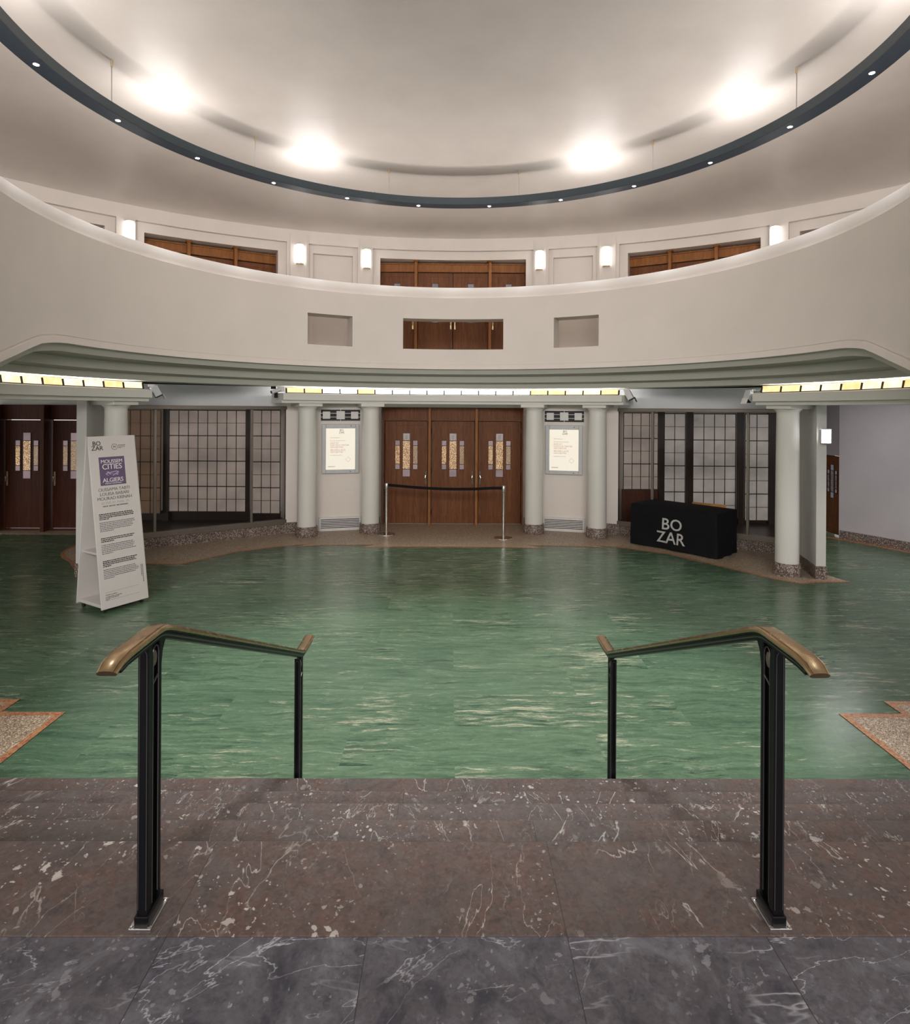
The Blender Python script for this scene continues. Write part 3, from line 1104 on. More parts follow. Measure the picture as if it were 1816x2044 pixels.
# ------------------------------------------------------------------ wooden screens with leaded glass behind the display windows
def screen(x0, x1, y, z0, z1, nx, nz, glass, label, group):
    t = thing('leaded_screen', label, 'glass screen', ((x0 + x1) / 2, y, z0), 0, group)
    w2 = (x1 - x0) / 2
    m = nb(); box(m, -w2, w2, .0, .006, 0, z1 - z0); obj('glass', m, glass, t)
    m = nb()
    for i in range(nx + 1):
        x = -w2 + 2 * w2 * i / nx
        box(m, x - .006, x + .006, -.012, .004, 0, z1 - z0)
    for j in range(nz + 1):
        z = (z1 - z0) * j / nz
        q = .009 if (nz - j) % 2 == 0 else .004
        box(m, -w2, w2, -.012, .004, z - q, z + q)
    obj('glazing_bar', m, 'lead', t)
    return t


G1 = 'leaded glass screens behind the display windows'
screen(-6.45, -5.66, 11.86, .36, 2.37, 4, 8, 'glass_brown', 'brown tinted leaded screen directly beside the tall sign', G1)
screen(-5.56, -4.06, 12.0, .38, 2.37, 8, 8, 'glass_screen', 'wide pale leaded screen in the middle of the left display window', G1)
screen(-3.95, -3.40, 12.05, .34, 2.38, 3, 8, 'glass_screen', 'narrow leaded screen next to the outer column by the left poster case', G1)
screen(3.38, 4.06, 12.0, .86, 2.37, 4, 6, 'glass_screen', 'short leaded screen above a dark panel at the left end of the right window', G1)
screen(4.18, 4.60, 12.0, .30, 2.36, 2, 8, 'glass_screen_cool', 'narrow two column leaded screen behind the left half of the black table', G1)
screen(4.74, 5.58, 11.96, .30, 2.36, 4, 8, 'glass_screen_cool', 'four column leaded screen behind the right half of the black table', G1)
screen(5.72, 6.18, 11.86, .28, 2.36, 2, 8, 'glass_screen_cool', 'leaded screen partly hidden by the large right column', G1)
for x, y in ((-5.61, 12.0), (-4.005, 12.02), (4.12, 11.98), (4.67, 11.96), (5.65, 11.9)):
    m = nb(); box(m, x - .055, x + .055, y - .04, y + .04, .2, 2.46)
    struct('trim_post', m, 'walnut')
m = nb(); box(m, 3.36, 4.06, 11.99, 12.05, .2, .86); struct('trim_panel', m, 'oak_dark')
m = nb(); box(m, 4.18, 6.6, 12.0, 12.05, .2, .30); struct('trim_panel', m, 'oak_dark')
m = nb(); box(m, -6.8, -3.4, 12.06, 12.12, .2, .38); struct('trim_panel', m, 'walnut')
m = nb(); box(m, 6.22, 6.9, 11.9, 12.0, .2, 2.46); struct('trim_panel', m, 'walnut')
# things in the windows
m = nb()
tube(m, (-5.62, 10.62, 1.05), (-5.36, 10.60, .2), .016, 8)
tag(obj('wooden_stick', m, 'oak_dark'), 'brown stick leaning inside the left window beside the tall sign', 'stick')
m = nb(); box(m, -.29, .29, -.015, .015, 0, .75)
o = obj('wooden_board', m, 'wood_orange', bevel=.008)
o.location = (4.62, 10.93, .004); o.rotation_euler = (0, 0, rad(-38))
tag(o, 'orange wooden board whose top edge shows behind the black covered table', 'board')

# ------------------------------------------------------------------ upper gallery wall
UC, UR = 4.04, 9.96


def upol(r, deg, z=0.0):
    return Vector((r * math.sin(rad(deg)), UC + r * math.cos(rad(deg)), z))


ZF, ZT = 3.45, 6.24
bays = [(-54.0, -41.2, 5.87), (-37.3, -22.4, 5.87), (-9.55, 9.55, 5.87), (22.4, 37.3, 5.87), (41.2, 54.0, 5.87)]
niches = [(-18.1, -13.1, 5.88), (13.1, 18.1, 5.88)]
b = nb()


def uwall(a0, a1, r_in, r_out, z0, z1):
    n = max(1, int(abs(a1 - a0) / 1.6))
    prof = [(r_in, z0), (r_in, z1), (r_out, z1), (r_out, z0)]
    rings = []
    for i in range(n + 1):
        a = a0 + (a1 - a0) * i / n
        rings.append([b.verts.new(upol(r, a, z)) for r, z in prof])
    for A, B in zip(rings, rings[1:]):
        for j in range(4):
            b.faces.new((A[j], A[(j + 1) % 4], B[(j + 1) % 4], B[j]))
    b.faces.new(rings[0]); b.faces.new(rings[-1][::-1])


op = sorted(bays + niches)
ZB = 6.06
uwall(-75, 75, UR - .0, UR + .62, ZB, ZT + .1)                       # frieze
prev = -75
for a0, a1, zt in op:
    uwall(prev, a0 - (1.0 if a1 - a0 > 8 else .6), UR, UR + .62, ZF, ZB)
    prev = a1 + (1.0 if a1 - a0 > 8 else .6)
    m_ = 1.0 if a1 - a0 > 8 else .6
    uwall(a0 - m_, a0, UR + .10, UR + .62, ZF, ZB)
    uwall(a1, a1 + m_, UR + .10, UR + .62, ZF, ZB)
    uwall(a0, a1, UR + .10, UR + .62, zt, ZB)
    if m_ < 1:
        uwall(a0, a1, UR + .22, UR + .62, ZF, zt)
uwall(prev, 75, UR, UR + .62, ZF, ZB)
for a in (-20.9, 20.9, -10.7 , 10.7):
    pass
struct('wall_gallery', b, 'plaster_white')
b = nb()
for a0, a1 in ((-22.0, -9.9), (9.9, 22.0)):
    pass
uwall(-21.0, -18.95, UR - .035, UR, ZF, ZT); uwall(-12.2, -10.75, UR - .035, UR, ZF, ZT)
uwall(10.75, 12.2, UR - .035, UR, ZF, ZT); uwall(18.95, 21.0, UR - .035, UR, ZF, ZT)
struct('trim_pilaster', b, 'plaster_white')
b = nb()
uwall(-66, 66, UR + .56, UR + .7, ZF, 6.1)
struct('wall_gallery_back', b, 'plaster_niche')

# gallery doors
dn = 3
for a0, a1, zt in bays:
    dn += 1
    ac = (a0 + a1) / 2
    half = (UR + .45) * math.sin(rad((a1 - a0) / 2))
    p = upol((UR + .44) * math.cos(rad((a1 - a0) / 2)) - .0, ac, ZF)
    where = {4: 'oak gallery doors at the far left above the balcony', 5: 'oak gallery doors left of the middle bay above the balcony', 6: 'four oak gallery door leaves in the middle bay above the balcony', 7: 'oak gallery doors right of the middle bay above the balcony', 8: 'oak gallery doors at the far right above the balcony'}[dn]
    d = thing('door_%d' % dn, where, None, p, -rad(ac), None, 'structure')
    px_ = (-.5 * half, .5 * half) if dn == 6 else (-half * .345, half * .345)
    edges = [-half] + list(px_) + [half]
    if dn == 6:
        spans = [(-half, px_[0] - .03), (px_[0] + .03, -.004), (.004, px_[1] - .03), (px_[1] + .03, half)]
        hs = (1, 1, -1, -1)
    else:
        spans = [(-half, px_[0] - .03), (px_[0] + .03, px_[1] - .03), (px_[1] + .03, half)]
        hs = (1, 1, -1)
    for (x0, x1), h_ in zip(spans, hs):
        leaf(d, x0, x1, .02, 0, 2.17, 'oak', 'glass_pebble_dark', h_, 'oak_dark', False, 'brass_plate')
    for x in px_:
        m = nb(); box(m, x - .033, x + .033, -.13, .07, 0, 2.39); box(m, x - .05, x + .05, -.16, .07, 2.39, 2.41); box(m, x - .062, x + .062, -.18, .07, 2.41, 2.43)
        obj('post', m, 'oak_light', d, bevel=.004)
    m = nb(); box(m, -half, half, .0, .06, 2.18, 2.37); box(m, -half, half, -.015, .06, 2.185, 2.215); box(m, -half, half, -.03, .06, 2.355, 2.385)
    obj('transom', m, 'oak_light', d, bevel=.004)

# gallery wall lamps
def sconce(loc, rz, label, group):
    t = thing('wall_lamp', label, 'wall lamp', loc, rz, group)
    m = nb(); box(m, -.06, .06, -.02, .0, .01, .44); obj('back_plate', m, 'brass_plate', t)
    m = nb()
    pr = [(-.072, -.015), (-.072, -.06), (-.045, -.09), (0, -.10), (.045, -.09), (.072, -.06), (.072, -.015)]
    prism(m, pr, .02, .43); obj('lamp_shade', m, 'sconce_glass', t)
    pr = [(-.078, -.01), (-.078, -.064), (-.048, -.096), (0, -.107), (.048, -.096), (.078, -.064), (.078, -.01)]
    for z0_, z1_ in ((.0, .02), (.43, .442)):
        m = nb(); prism(m, pr, z0_, z1_); obj('lamp_rim', m, 'brass_plate', t)
    return t


sc_list = [(-38.9, 'lit wall lamp at the far left, its foot hidden by the balcony'), (-19.85, 'lit wall lamp left of the left gallery niche'), (-11.35, 'lit wall lamp right of the left gallery niche'),
           (11.35, 'lit wall lamp left of the right gallery niche'), (19.85, 'lit wall lamp right of the right gallery niche'), (38.9, 'lit wall lamp at the far right, its foot hidden by the balcony')]
first = None
for a, lb_ in sc_list:
    p = upol(UR - (.036 if abs(a) < 30 else .001), a, 5.57)
    if first is None:
        first = sconce(p, -rad(a), lb_, 'lit wall lamps of the gallery')
    else:
        dup(first, p, -rad(a), lb_)
# small box lamp on the end of the right pier
t = thing('wall_lamp', 'small lit box lamp on the pier by the right corridor', 'wall lamp', (5.345, 8.757, 1.965), rad(14))
m = nb(); box(m, -.05, .05, -.02, .0, .01, .20); obj('back_plate', m, 'steel', t)
m = nb(); box(m, -.05, .05, -.09, -.018, .012, .205); obj('lamp_shade', m, 'sconce_box', t, bevel=.006)
for z0_, z1_ in ((0, .012), (.205, .215)):
    m = nb(); box(m, -.054, .054, -.094, -.01, z0_, z1_); obj('lamp_rim', m, 'steel', t)

# ------------------------------------------------------------------ ceiling: a flat elliptical dome from the gallery wall to above the ring
def wall_dist(th):
    s_, c_ = math.sin(th), math.cos(th)
    # |(w s, 2.96 + w c)| = UR
    k0 = RC - UC
    Bq = 2 * k0 * c_
    return (-Bq + math.sqrt(Bq * Bq - 4 * (k0 * k0 - UR * UR))) / 2 + .05


b = nb()
NA, NR = 96, 20
top = b.verts.new((0, RC, 7.28))
rows = []
for j in range(1, NR + 1):
    f_ = math.sin(PI / 2 * j / NR)
    row = []
    for i in range(NA):
        th = 2 * PI * i / NA
        w = wall_dist(th) if abs(math.atan2(math.sin(th), math.cos(th))) < rad(100) else min(wall_dist(th), 12.0)
        z = 6.22 + 1.06 * math.sqrt(max(0, 1 - f_ * f_))
        row.append(b.verts.new((w * f_ * math.sin(th), RC + w * f_ * math.cos(th), z)))
    rows.append(row)
for i in range(NA):
    b.faces.new((top, rows[0][i], rows[0][(i + 1) % NA]))
    for A, B in zip(rows, rows[1:]):
        b.faces.new((A[i], B[i], B[(i + 1) % NA], A[(i + 1) % NA]))
o = struct('ceiling', b, 'plaster_ceiling', smooth=True)

# ------------------------------------------------------------------ hanging ring of lamps
RZ = 6.35
ring = thing('hanging_light_ring', 'large dark blue metal ring of lamps hanging under the dome', 'light ring', (0, RC, RZ))
sh = (0, RC, RZ)
b = nb()
n = 160
pr = [(4.69, RZ + .008), (4.69, RZ + .135), (4.70, RZ + .14), (4.92, RZ + .14), (4.92, RZ + .008)]
rings = []
for i in range(n):
    a = 360 * i / n
    rings.append([b.verts.new(pol(r, a, z) - Vector(sh)) for r, z in pr])
for i in range(n):
    A, B = rings[i], rings[(i + 1) % n]
    for j in range(5):
        b.faces.new((A[j], A[(j + 1) % 5], B[(j + 1) % 5], B[j]))
body = obj('ring_body', b, 'ring_metal', ring, True)
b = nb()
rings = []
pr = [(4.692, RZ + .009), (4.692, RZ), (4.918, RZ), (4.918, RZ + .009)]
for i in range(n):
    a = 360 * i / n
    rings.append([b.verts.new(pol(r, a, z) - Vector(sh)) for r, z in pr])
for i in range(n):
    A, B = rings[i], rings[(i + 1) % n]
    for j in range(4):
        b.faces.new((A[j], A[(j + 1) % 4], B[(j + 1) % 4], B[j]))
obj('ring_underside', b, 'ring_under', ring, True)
for i in range(22):
    a = (i + .5) * 360 / 22
    if abs((a + 180) % 360 - 180) > 150:
        continue
    p = pol(4.805, a, RZ) - Vector(sh)
    b = nb(); lathe(b, [(.030, -.004), (.030, .002), (.022, .002)], 16, p.x, p.y)
    o = obj('downlight', b, 'lamp_disc', ring)
    b = nb()
    lathe(b, [(.042, -.003), (.042, .001), (.03, .001)], 16, p.x, p.y)
    obj('downlight_rim', b, 'steel', o)
    lamp('downlight_beam', 'SPOT', pol(4.805, a, RZ - .02), DOWN_W, (.88, .94, 1), (0, 0, -1), spot_size=rad(70), spot_blend=.6, shadow_soft_size=.03)
for i in range(12):
    a = 15 + 30 * i
    p = pol(4.80, a, 0) - Vector((0, RC, 0))
    if abs((a + 180) % 360 - 180) > 150:
        continue
    zt = 6.22 + 1.06 * math.sqrt(max(0, 1 - (4.8 / wall_dist(rad(a))) ** 2)) - RZ
    b = nb(); tube(b, (p.x, p.y, .13), (p.x, p.y, zt), 0.0075, 6)
    rd = obj('rod', b, 'steel', ring)
    b = nb(); tube(b, (p.x, p.y, zt - .09), (p.x, p.y, zt + .01), .016, 8)
    obj('rod_anchor', b, 'brass_plate', rd)
# cable loop lying on the ring
b = nb()
pp = [pol(4.78, x, RZ + .14 + zz) - Vector(sh) for x, zz in ((-19.6, .0), (-19.2, .03), (-18.7, .01), (-18.3, .035), (-17.9, .0))]
for p0, p1 in zip(pp, pp[1:]):
    tube(b, p0, p1, .004, 5)
obj('cable', b, 'black_rubber', ring)
for a in (-32, 32, -64, 64, -96, 96, -128, 128):
    lo_ = lamp('uplight_beam', 'AREA', pol(4.80, a, RZ + .15), UP_W, (1, .98, .97), (0, 0, 1), shape='RECTANGLE', size=.75, size_y=.06)
    lo_.rotation_euler = (PI, 0, -rad(a))


# ------------------------------------------------------------------ handrails on the stairs
def fan(cx, cz, r, a0, a1, n):
    return [(cx + r * math.cos(rad(a0 + (a1 - a0) * i / n)), cz + r * math.sin(rad(a0 + (a1 - a0) * i / n))) for i in range(n + 1)]


def handrail(s, label):
    X = s * .982
    t = thing('handrail', label, 'handrail', (X, 1.92, .85), 0, 'stair handrails')
    ox, oy, oz = X, 1.92, .85
    xr = s * -.012                       # the cap sits a little inside of the post line

    def L(y, z):
        return (y - oy, z - oz)

    def post(y, z0, z1, fillet):
        yf, yb = y - .043, y + .043
        w = .0165
        m = nb()
        # front bar, back bar and thin web between them
        prism_yz(m, [L(yf, z0), L(yf + .030, z0), L(yf + .030, z1 - .05), L(yf + .024, z1 - .03), L(yf, z1 - .012)], -w, w)
        prism_yz(m, [L(yb - .014, z0), L(yb, z0), L(yb, z1 - .10)] + ([L(yb + .008, z1 - .06), L(yb + .03, z1 - .025), L(yb + .075, z1 - .03), L(yb + .03, z1 + .0)] if fillet else [L(yb, z1)]) + [L(yb - .014, z1)], -w, w)
        prism_yz(m, [L(yf + .02, z0), L(yb - .005, z0), L(yb - .005, z1 - .004), L(yf + .01, z1 - .012)], -.006, .006)
        po = obj('post', m, 'iron_black', t, bevel=.0025)
        # light edges and arch of the recessed side panel, both sides
        m = nb()
        for sd in (-1, 1):
            xx = sd * w
            yc = (yf + .030 + yb - .014) / 2
            r = .019
            zc = z1 - .058
            arch = [(yc - r, z0 + .06), (yc - r, zc)] + [(yc + r * math.cos(rad(a)), zc + r * 1.5 * math.sin(rad(a))) for a in range(165, 0, -15)] + [(yc + r, zc), (yc + r, z0 + .06)]
            for (ya, za), (yb2, zb2) in zip(arch, arch[1:]):
                tube(m, (xx * .8, ya - oy, za - oz), (xx * .8, yb2 - oy, zb2 - oz), .0022, 5)
            tube(m, (xx * .8, yc - r - oy, z1 - .145 - oz), (xx * .8, yc + r - oy, z1 - .125 - oz), .003, 5)
        for sd in (-1, 1):
            tube(m, (sd * w, yf + .029 - oy, z0 + .05 - oz), (sd * w, yf + .029 - oy, z1 - .06 - oz), .0013, 5)  # pale line drawn as the highlight along the front bar's edge
        # arch on the narrow front face
        fa = [(-.0125, z0 + .05), (-.011, z1 - .045)] + [(.011 * math.cos(rad(a)), z1 - .045 + .018 * math.sin(rad(a))) for a in range(165, 0, -15)] + [(.011, z1 - .045), (.0125, z0 + .05)]
        for (xa, za), (xb, zb) in zip(fa, fa[1:]):
            tube(m, (xa, yf + .0004 - oy, za - oz), (xb, yf + .0004 - oy, zb - oz), .0014, 5)
        obj('edge_line', m, 'iron_edge', po)
        m = nb()
        for sd in (-1, 1):
            A = []
            yc = (yf + .030 + yb - .014) / 2
            for q in range(16):
                aa = 2 * PI * q / 16
                A.append(m.verts.new((sd * .010, yc - oy + .0165 * math.cos(aa), z1 - .070 - oz + .025 * math.sin(aa))))
            tip = m.verts.new((sd * .0175, yc - oy, z1 - .070 - oz))
            for q in range(16):
                m.faces.new((A[q], A[(q + 1) % 16], tip))
            m.faces.new(A)
        obj('rosette', m, 'bronze', po, True)
        m = nb()
        prism_yz(m, [L(yf - .006, z0), L(yb + .012, z0), L(yb + .012, z0 + .040), L(yf - .006, z0 + .034)], -.022, .022)
        obj('shoe', m, 'iron_black', po, bevel=.003)
        m = nb()
        prism_yz(m, [L(yf - .016, z0 - .001), L(yb + .02, z0 - .001), L(yb + .02, z0 + .006), L(yf - .016, z0 + .006)], -.034, .034)
        bp = obj('base_plate', m, 'steel', po, bevel=.002)
        for xq, yq in ((-.027, yf - .009), (.027, yf - .009), (-s * .027, yb + .012)):
            m = nb(); lathe(m, [(.006, z0 + .005 - oz), (.0055, z0 + .0085 - oz), (.003, z0 + .0095 - oz)], 12, xq, yq - oy)
            obj('screw', m, 'chrome', bp)

    post(1.92, .85, 1.725, True)
    post(3.815, 0.0, .905, False)
    # path of the rail
    pts = [(1.655, 1.722), (1.685, 1.738), (1.73, 1.745), (1.90, 1.747)]
    bend = [(1.93, 1.745), (1.955, 1.739), (1.98, 1.730)]
    slope0, slope1 = (2.01, 1.717), (3.775, .932)
    pts += bend + [slope0] + [(slope0[0] + (slope1[0] - slope0[0]) * i / 8, slope0[1] + (slope1[1] - slope0[1]) * i / 8) for i in range(1, 9)]
    pts += [(3.80, .924), (3.83, .921), (3.95, .921), (4.05, .924)]
    path = []
    for i, (y, z) in enumerate(pts):
        y0, z0 = pts[max(0, i - 1)]
        y1, z1 = pts[min(len(pts) - 1, i + 1)]
        path.append((y - oy, z - oz, math.atan2(z1 - z0, y1 - y0)))
    cap = [(-.030, -.005), (-.033, .002), (-.030, .008), (-.0245, .0105), (-.0230, .0090), (-.0215, .0125), (-.010, .0145), (.010, .0145), (.0215, .0125), (.0230, .0090), (.0245, .0105), (.030, .008), (.033, .002), (.030, -.005), (.022, -.007), (-.022, -.007)]
    secs = []
    for i in range(len(path)):
        q = .86 if i == 0 else (.97 if i == 1 else 1)
        secs.append([(xr + x * q, n_ * q) for x, n_ in cap])
    m = nb(); sweep(m, path, secs)
    obj('rail_cap', m, 'brass', t, True)
    bar = [(-.019, -.030), (-.019, -.012), (-.024, -.010), (-.024, -.005), (.024, -.005), (.024, -.010), (.019, -.012), (.019, -.030)]
    m = nb(); sweep(m, path[1:], [[(xr + x, n_) for x, n_ in bar]] * (len(path) - 1))
    obj('rail_bar', m, 'iron_black', t)
    m = nb()
    for sd in (-1, 1):
        lip = [(sd * .019, -.022), (sd * .0205, -.022), (sd * .0205, -.018), (sd * .019, -.018)]
        sweep(m, path[1:], [[(xr + x, n_) for x, n_ in lip]] * (len(path) - 1))
    obj('rail_moulding', m, 'iron_edge', t)


handrail(-1, 'brass capped black handrail at the left of the stairs')
handrail(1, 'brass capped black handrail at the right of the stairs')

# ------------------------------------------------------------------ rope barrier
def stanchion(loc, label):
    t = thing('stanchion', label, 'stanchion', loc, 0, 'barrier posts')
    m = nb(); lathe(m, [(.172, 0), (.172, .010), (.165, .018), (.10, .026), (.03, .034), (.024, .045)], 40); obj('base', m, 'chrome', t, True)
    m = nb(); lathe(m, [(.0235, .04), (.0235, .87)], 20); obj('pole', m, 'chrome', t, True)
    m = nb(); lathe(m, [(.031, .87), (.033, .875), (.033, .985), (.029, .992)], 20); obj('head', m, 'steel', t, True)
    return t


S1, S2 = Vector((-1.263, 11.74, 0)), Vector((.965, 11.43, 0))
stanchion(S1, 'chrome barrier post at the left end of the black belt')
stanchion(S2, 'chrome barrier post at the right end of the black belt')
m = nb()
N = 24
dirv = (S2 - S1).normalized()
nrm = Vector((-dirv.y, dirv.x, 0))
A = S1 + dirv * .034; B = S2 - dirv * .034
prev = None
for i in range(N + 1):
    u = i / N
    p = A.lerp(B, u)
    z = .955 - .045 * math.sin(PI * min(1, u * 1.0)) * (1 if u < .8 else (1 - u) / .2 * .9 + .1) - .010 * u
    tw = 0
    q = [m.verts.new(p + nrm * o_ + Vector((0, 0, z + h_))) for o_, h_ in ((-.0015, -.026), (.0015, -.026), (.0015, .026), (-.0015, .026))]
    if prev:
        for j in range(4):
            m.faces.new((prev[j], prev[(j + 1) % 4], q[(j + 1) % 4], q[j]))
    else:
        m.faces.new(q)
    prev = q
m.faces.new(prev[::-1])
tag(obj('barrier_belt', m, 'cloth_black'), 'black belt stretched between the two chrome barrier posts', 'belt')

# ------------------------------------------------------------------ black covered table
def fold(x, z, L=1.60, H=.735):
    """how far the cloth stands out from the table's front at x (0..L), z (0..H)"""
    u = x / L
    f1 = .5 + .5 * math.sin(13 * (u - .5) + 5.5 * (z / H) * (1 if u < .5 else -1) + (0 if u < .5 else 1.1))
    e = min(1, min(u, 1 - u) * 6)
    return .004 + .034 * f1 * (1 - z / H) ** .8 * (.35 + .65 * e) + .010 * (1 - z / H)


TB = Vector((3.255, 11.055, 0))
tv = Vector((4.305, 9.885, 0)) - TB
TL = tv.length
trz = math.atan2(tv.y, tv.x)
t = thing('covered_table', 'table under a black cloth with grey letters before the right display window', 'table', (TB.x, TB.y, 0), trz)
TD, TH = .76, .735
m = nb()
nx_, nz_ = 60, 14
gridv = {}
per = []
# perimeter loop: front, right, back, left
def ring_pts(z):
    out = []
    for i in range(nx_):
        x = TL * i / nx_
        out.append((x, -fold(x, z, TL)))
    for i in range(24):
        y = TD * i / 24
        out.append((TL + fold(y, z, TD) * .9, y))
    for i in range(nx_):
        x = TL * (1 - i / nx_)
        out.append((x, TD + .01))
    for i in range(24):
        y = TD * (1 - i / 24)
        out.append((-fold(y, z, TD) * .9, y))
    return out
loops = []
for j in range(nz_ + 1):
    z = .012 + (TH - .012) * j / nz_
    zz = z
    loops.append([m.verts.new((x, y, zz + (.02 * max(0, math.sin(x * 2.2)) if j == 0 and y < .1 else 0))) for x, y in ring_pts(z)])
for A_, B_ in zip(loops, loops[1:]):
    for i in range(len(A_)):
        m.faces.new((A_[i], A_[(i + 1) % len(A_)], B_[(i + 1) % len(B_)], B_[i]))
cen = [m.verts.new((v_.co.x + (.012 if v_.co.x < TL / 2 else -.012), v_.co.y + (.012 if v_.co.y < TD / 2 else -.012), TH + .006)) for v_ in loops[-1]]
for i in range(len(cen)):
    m.faces.new((loops[-1][i], loops[-1][(i + 1) % len(cen)], cen[(i + 1) % len(cen)], cen[i]))
m.faces.new(cen)
cl = obj('tablecloth', m, 'cloth_black', t, True)
m = nb()
merge(m, text_bm('BO', .275, .010), 0.80, 0, .365, 1.0)
merge(m, text_bm('ZAR', .275, .010), .785, 0, .135, 1.0)
for i in range(1, 60):
    bmesh.ops.bisect_plane(m, geom=m.verts[:] + m.edges[:] + m.faces[:], plane_co=(i * .028, 0, 0), plane_no=(1, 0, 0))
for i in range(1, 16):
    bmesh.ops.bisect_plane(m, geom=m.verts[:] + m.edges[:] + m.faces[:], plane_co=(0, 0, i * .05), plane_no=(0, 0, 1))
for v_ in m.verts:
    v_.co.y = -fold(v_.co.x, v_.co.z, TL) - .006 - (.002 if v_.co.y < 0 else 0)
obj('lettering', m, 'letter_grey', cl)

# ------------------------------------------------------------------ tall wedge shaped information sign
FL, FR = Vector((-4.105, 7.148, 0)), Vector((-3.804, 7.648, 0))
ev = FR - FL
SW = ev.length
srz = math.atan2(ev.y, ev.x)
t = thing('information_sign', 'tall white wedge shaped information sign on castors at the left', 'sign', FL, srz)
SD, ST, Z0 = .555, 2.075, .052
yt = .322                                # depth of the top edge behind the front foot
ins = .0                              # how much the board narrows on each side at the top


def fp(u, v_):
    """point on the front board: u across 0..SW, v up 0..1, local"""
    k_ = v_
    x = ins * k_ + u / SW * (SW - 2 * ins * k_)
    return Vector((x, yt * k_, Z0 + (ST - Z0) * k_))


nrm_f = Vector((0, -(ST - Z0), yt)).normalized()


def board(name, q0, q1, q2, q3, th, mat, par):
    mm = nb()
    nn = (q1 - q0).cross(q3 - q0).normalized()
    a_ = [mm.verts.new(q) for q in (q0, q1, q2, q3)]
    b_ = [mm.verts.new(q - nn * th) for q in (q0, q1, q2, q3)]
    mm.faces.new(a_); mm.faces.new(b_[::-1])
    for i in range(4):
        mm.faces.new((a_[i], b_[i], b_[(i + 1) % 4], a_[(i + 1) % 4]))
    return obj(name, mm, mat, par, bevel=.004)


front = board('front_board', fp(0, 0), fp(SW, 0), fp(SW, 1), fp(0, 1), .02, 'sign_white', t)
bk = [Vector((SW, SD, Z0)), Vector((0, SD, Z0)), Vector((ins, yt + .045, ST)), Vector((SW - ins, yt + .045, ST))]
board('back_board', bk[0], bk[1], bk[2], bk[3], .02, 'sign_white', t)
m = nb(); prism_yz(m, [(yt - .005, ST - .03), (yt + .05, ST - .03), (yt + .05, ST), (yt, ST)], ins, SW - ins); obj('top_cap', m, 'sign_white', t)
m = nb(); box(m, .02, SW - .02, .02, SD - .02, Z0 + .01, Z0 + .045); obj('bottom_board', m, 'sign_white', t, bevel=.003)
m = nb()
y0_ = yt * .38 + .02
box(m, .03, SW - .03, y0_, SD - .055, Z0 + .62, Z0 + .645); obj('shelf', m, 'sign_white', t)
for x, y in ((.06, .06), (SW - .06, .06), (.06, SD - .06), (SW - .06, SD - .06)):
    m = nb(); tube(m, (x - .014, y, .022), (x + .014, y, .022), .022, 16); box(m, x - .018, x + .018, y - .018, y + .018, .036, Z0 + .012)
    obj('castor', m, 'black_rubber', t, True)
# right edge strip of the board
m = nb()
for q0, q1 in ((fp(SW - .012, 0), fp(SW - .012, 1)),):
    tube(m, q0 + nrm_f * .001, q1 + nrm_f * .001, .0018, 4)
obj('edge_groove', m, 'letter_grey', front)


def on_board(bm_, u, v_, lift=.0016):
    """lay a mesh drawn in XZ (metres, facing -Y) onto the front board with its origin at (u, v)"""
    o_ = fp(u, v_)
    up = (fp(SW / 2, 1) - fp(SW / 2, 0)).normalized()
    for w_ in bm_.verts:
        c = w_.co.copy()
        w_.co = o_ + Vector((1, 0, 0)) * c.x + up * c.z + nrm_f * (lift - c.y)
    return bm_


BL_ = (fp(SW / 2, 1) - fp(SW / 2, 0)).length


def lines(rows, x0, x1, z_top, step, th, seed, jag=True):
    rnd = random.Random(seed)
    mm = nb()
    for r_ in range(rows):
        x = x0
        xe = x1 - (rnd.uniform(0, .05) if r_ < rows - 1 else (x1 - x0) * rnd.uniform(.55, .8))
        while x < xe:
            wd = rnd.uniform(.006, .026)
            box(mm, x, min(x + wd, xe), 0, .0006, z_top - r_ * step - th, z_top - r_ * step)
            x += wd + .005
    return mm


cxs = SW / 2
m = nb()
merge(m, text_bm('BO', .074, .004), -.160, 0, -.110)
merge(m, text_bm('ZAR', .074, .004), -.155, 0, -.168)
obj('logo', on_board(m, cxs - .035, 1), 'letter_black', front)
m = nb()
for i in range(28):
    a0_, a1_ = 2 * PI * i / 28, 2 * PI * (i + 1) / 28
    tube(m, (.055 + .036 * math.cos(a0_), 0, -.135 + .036 * math.sin(a0_)), (.055 + .036 * math.cos(a1_), 0, -.135 + .036 * math.sin(a1_)), .0022, 4)
merge(m, text_bm('M', .04, .0), .055, 0, -.149)
merge(m, text_bm('MOUSSEM', .020, .0, 'LEFT'), .102, 0, -.124)
merge(m, lines(2, .102, .20, -.134, .012, .006, 3), 0, 0, 0)
obj('partner_logo', on_board(m, cxs - .035, 1), 'letter_mid', front)
m = nb(); box(m, -.150, .165, -.0004, .0008, -.60, -.255)
sq = obj('purple_square', on_board(m, cxs - .035, 1 - .0 / BL_), 'purple', front)
for s_, q_, z_ in (('MOUSSEM', .062, -.330), ('CITIES', .094, -.405), ('ALGIERS', .072, -.562), ('FEBRUARY 2020 BRUSSELS', .0185, -.585)):
    m = nb()
    merge(m, text_bm(s_, q_, .0, spacing=.95), .005, 0, z_)
    obj('square_lettering', on_board(m, cxs - .035, 1, .0034), 'letter_white', sq)
m = nb()
rnd = random.Random(5)
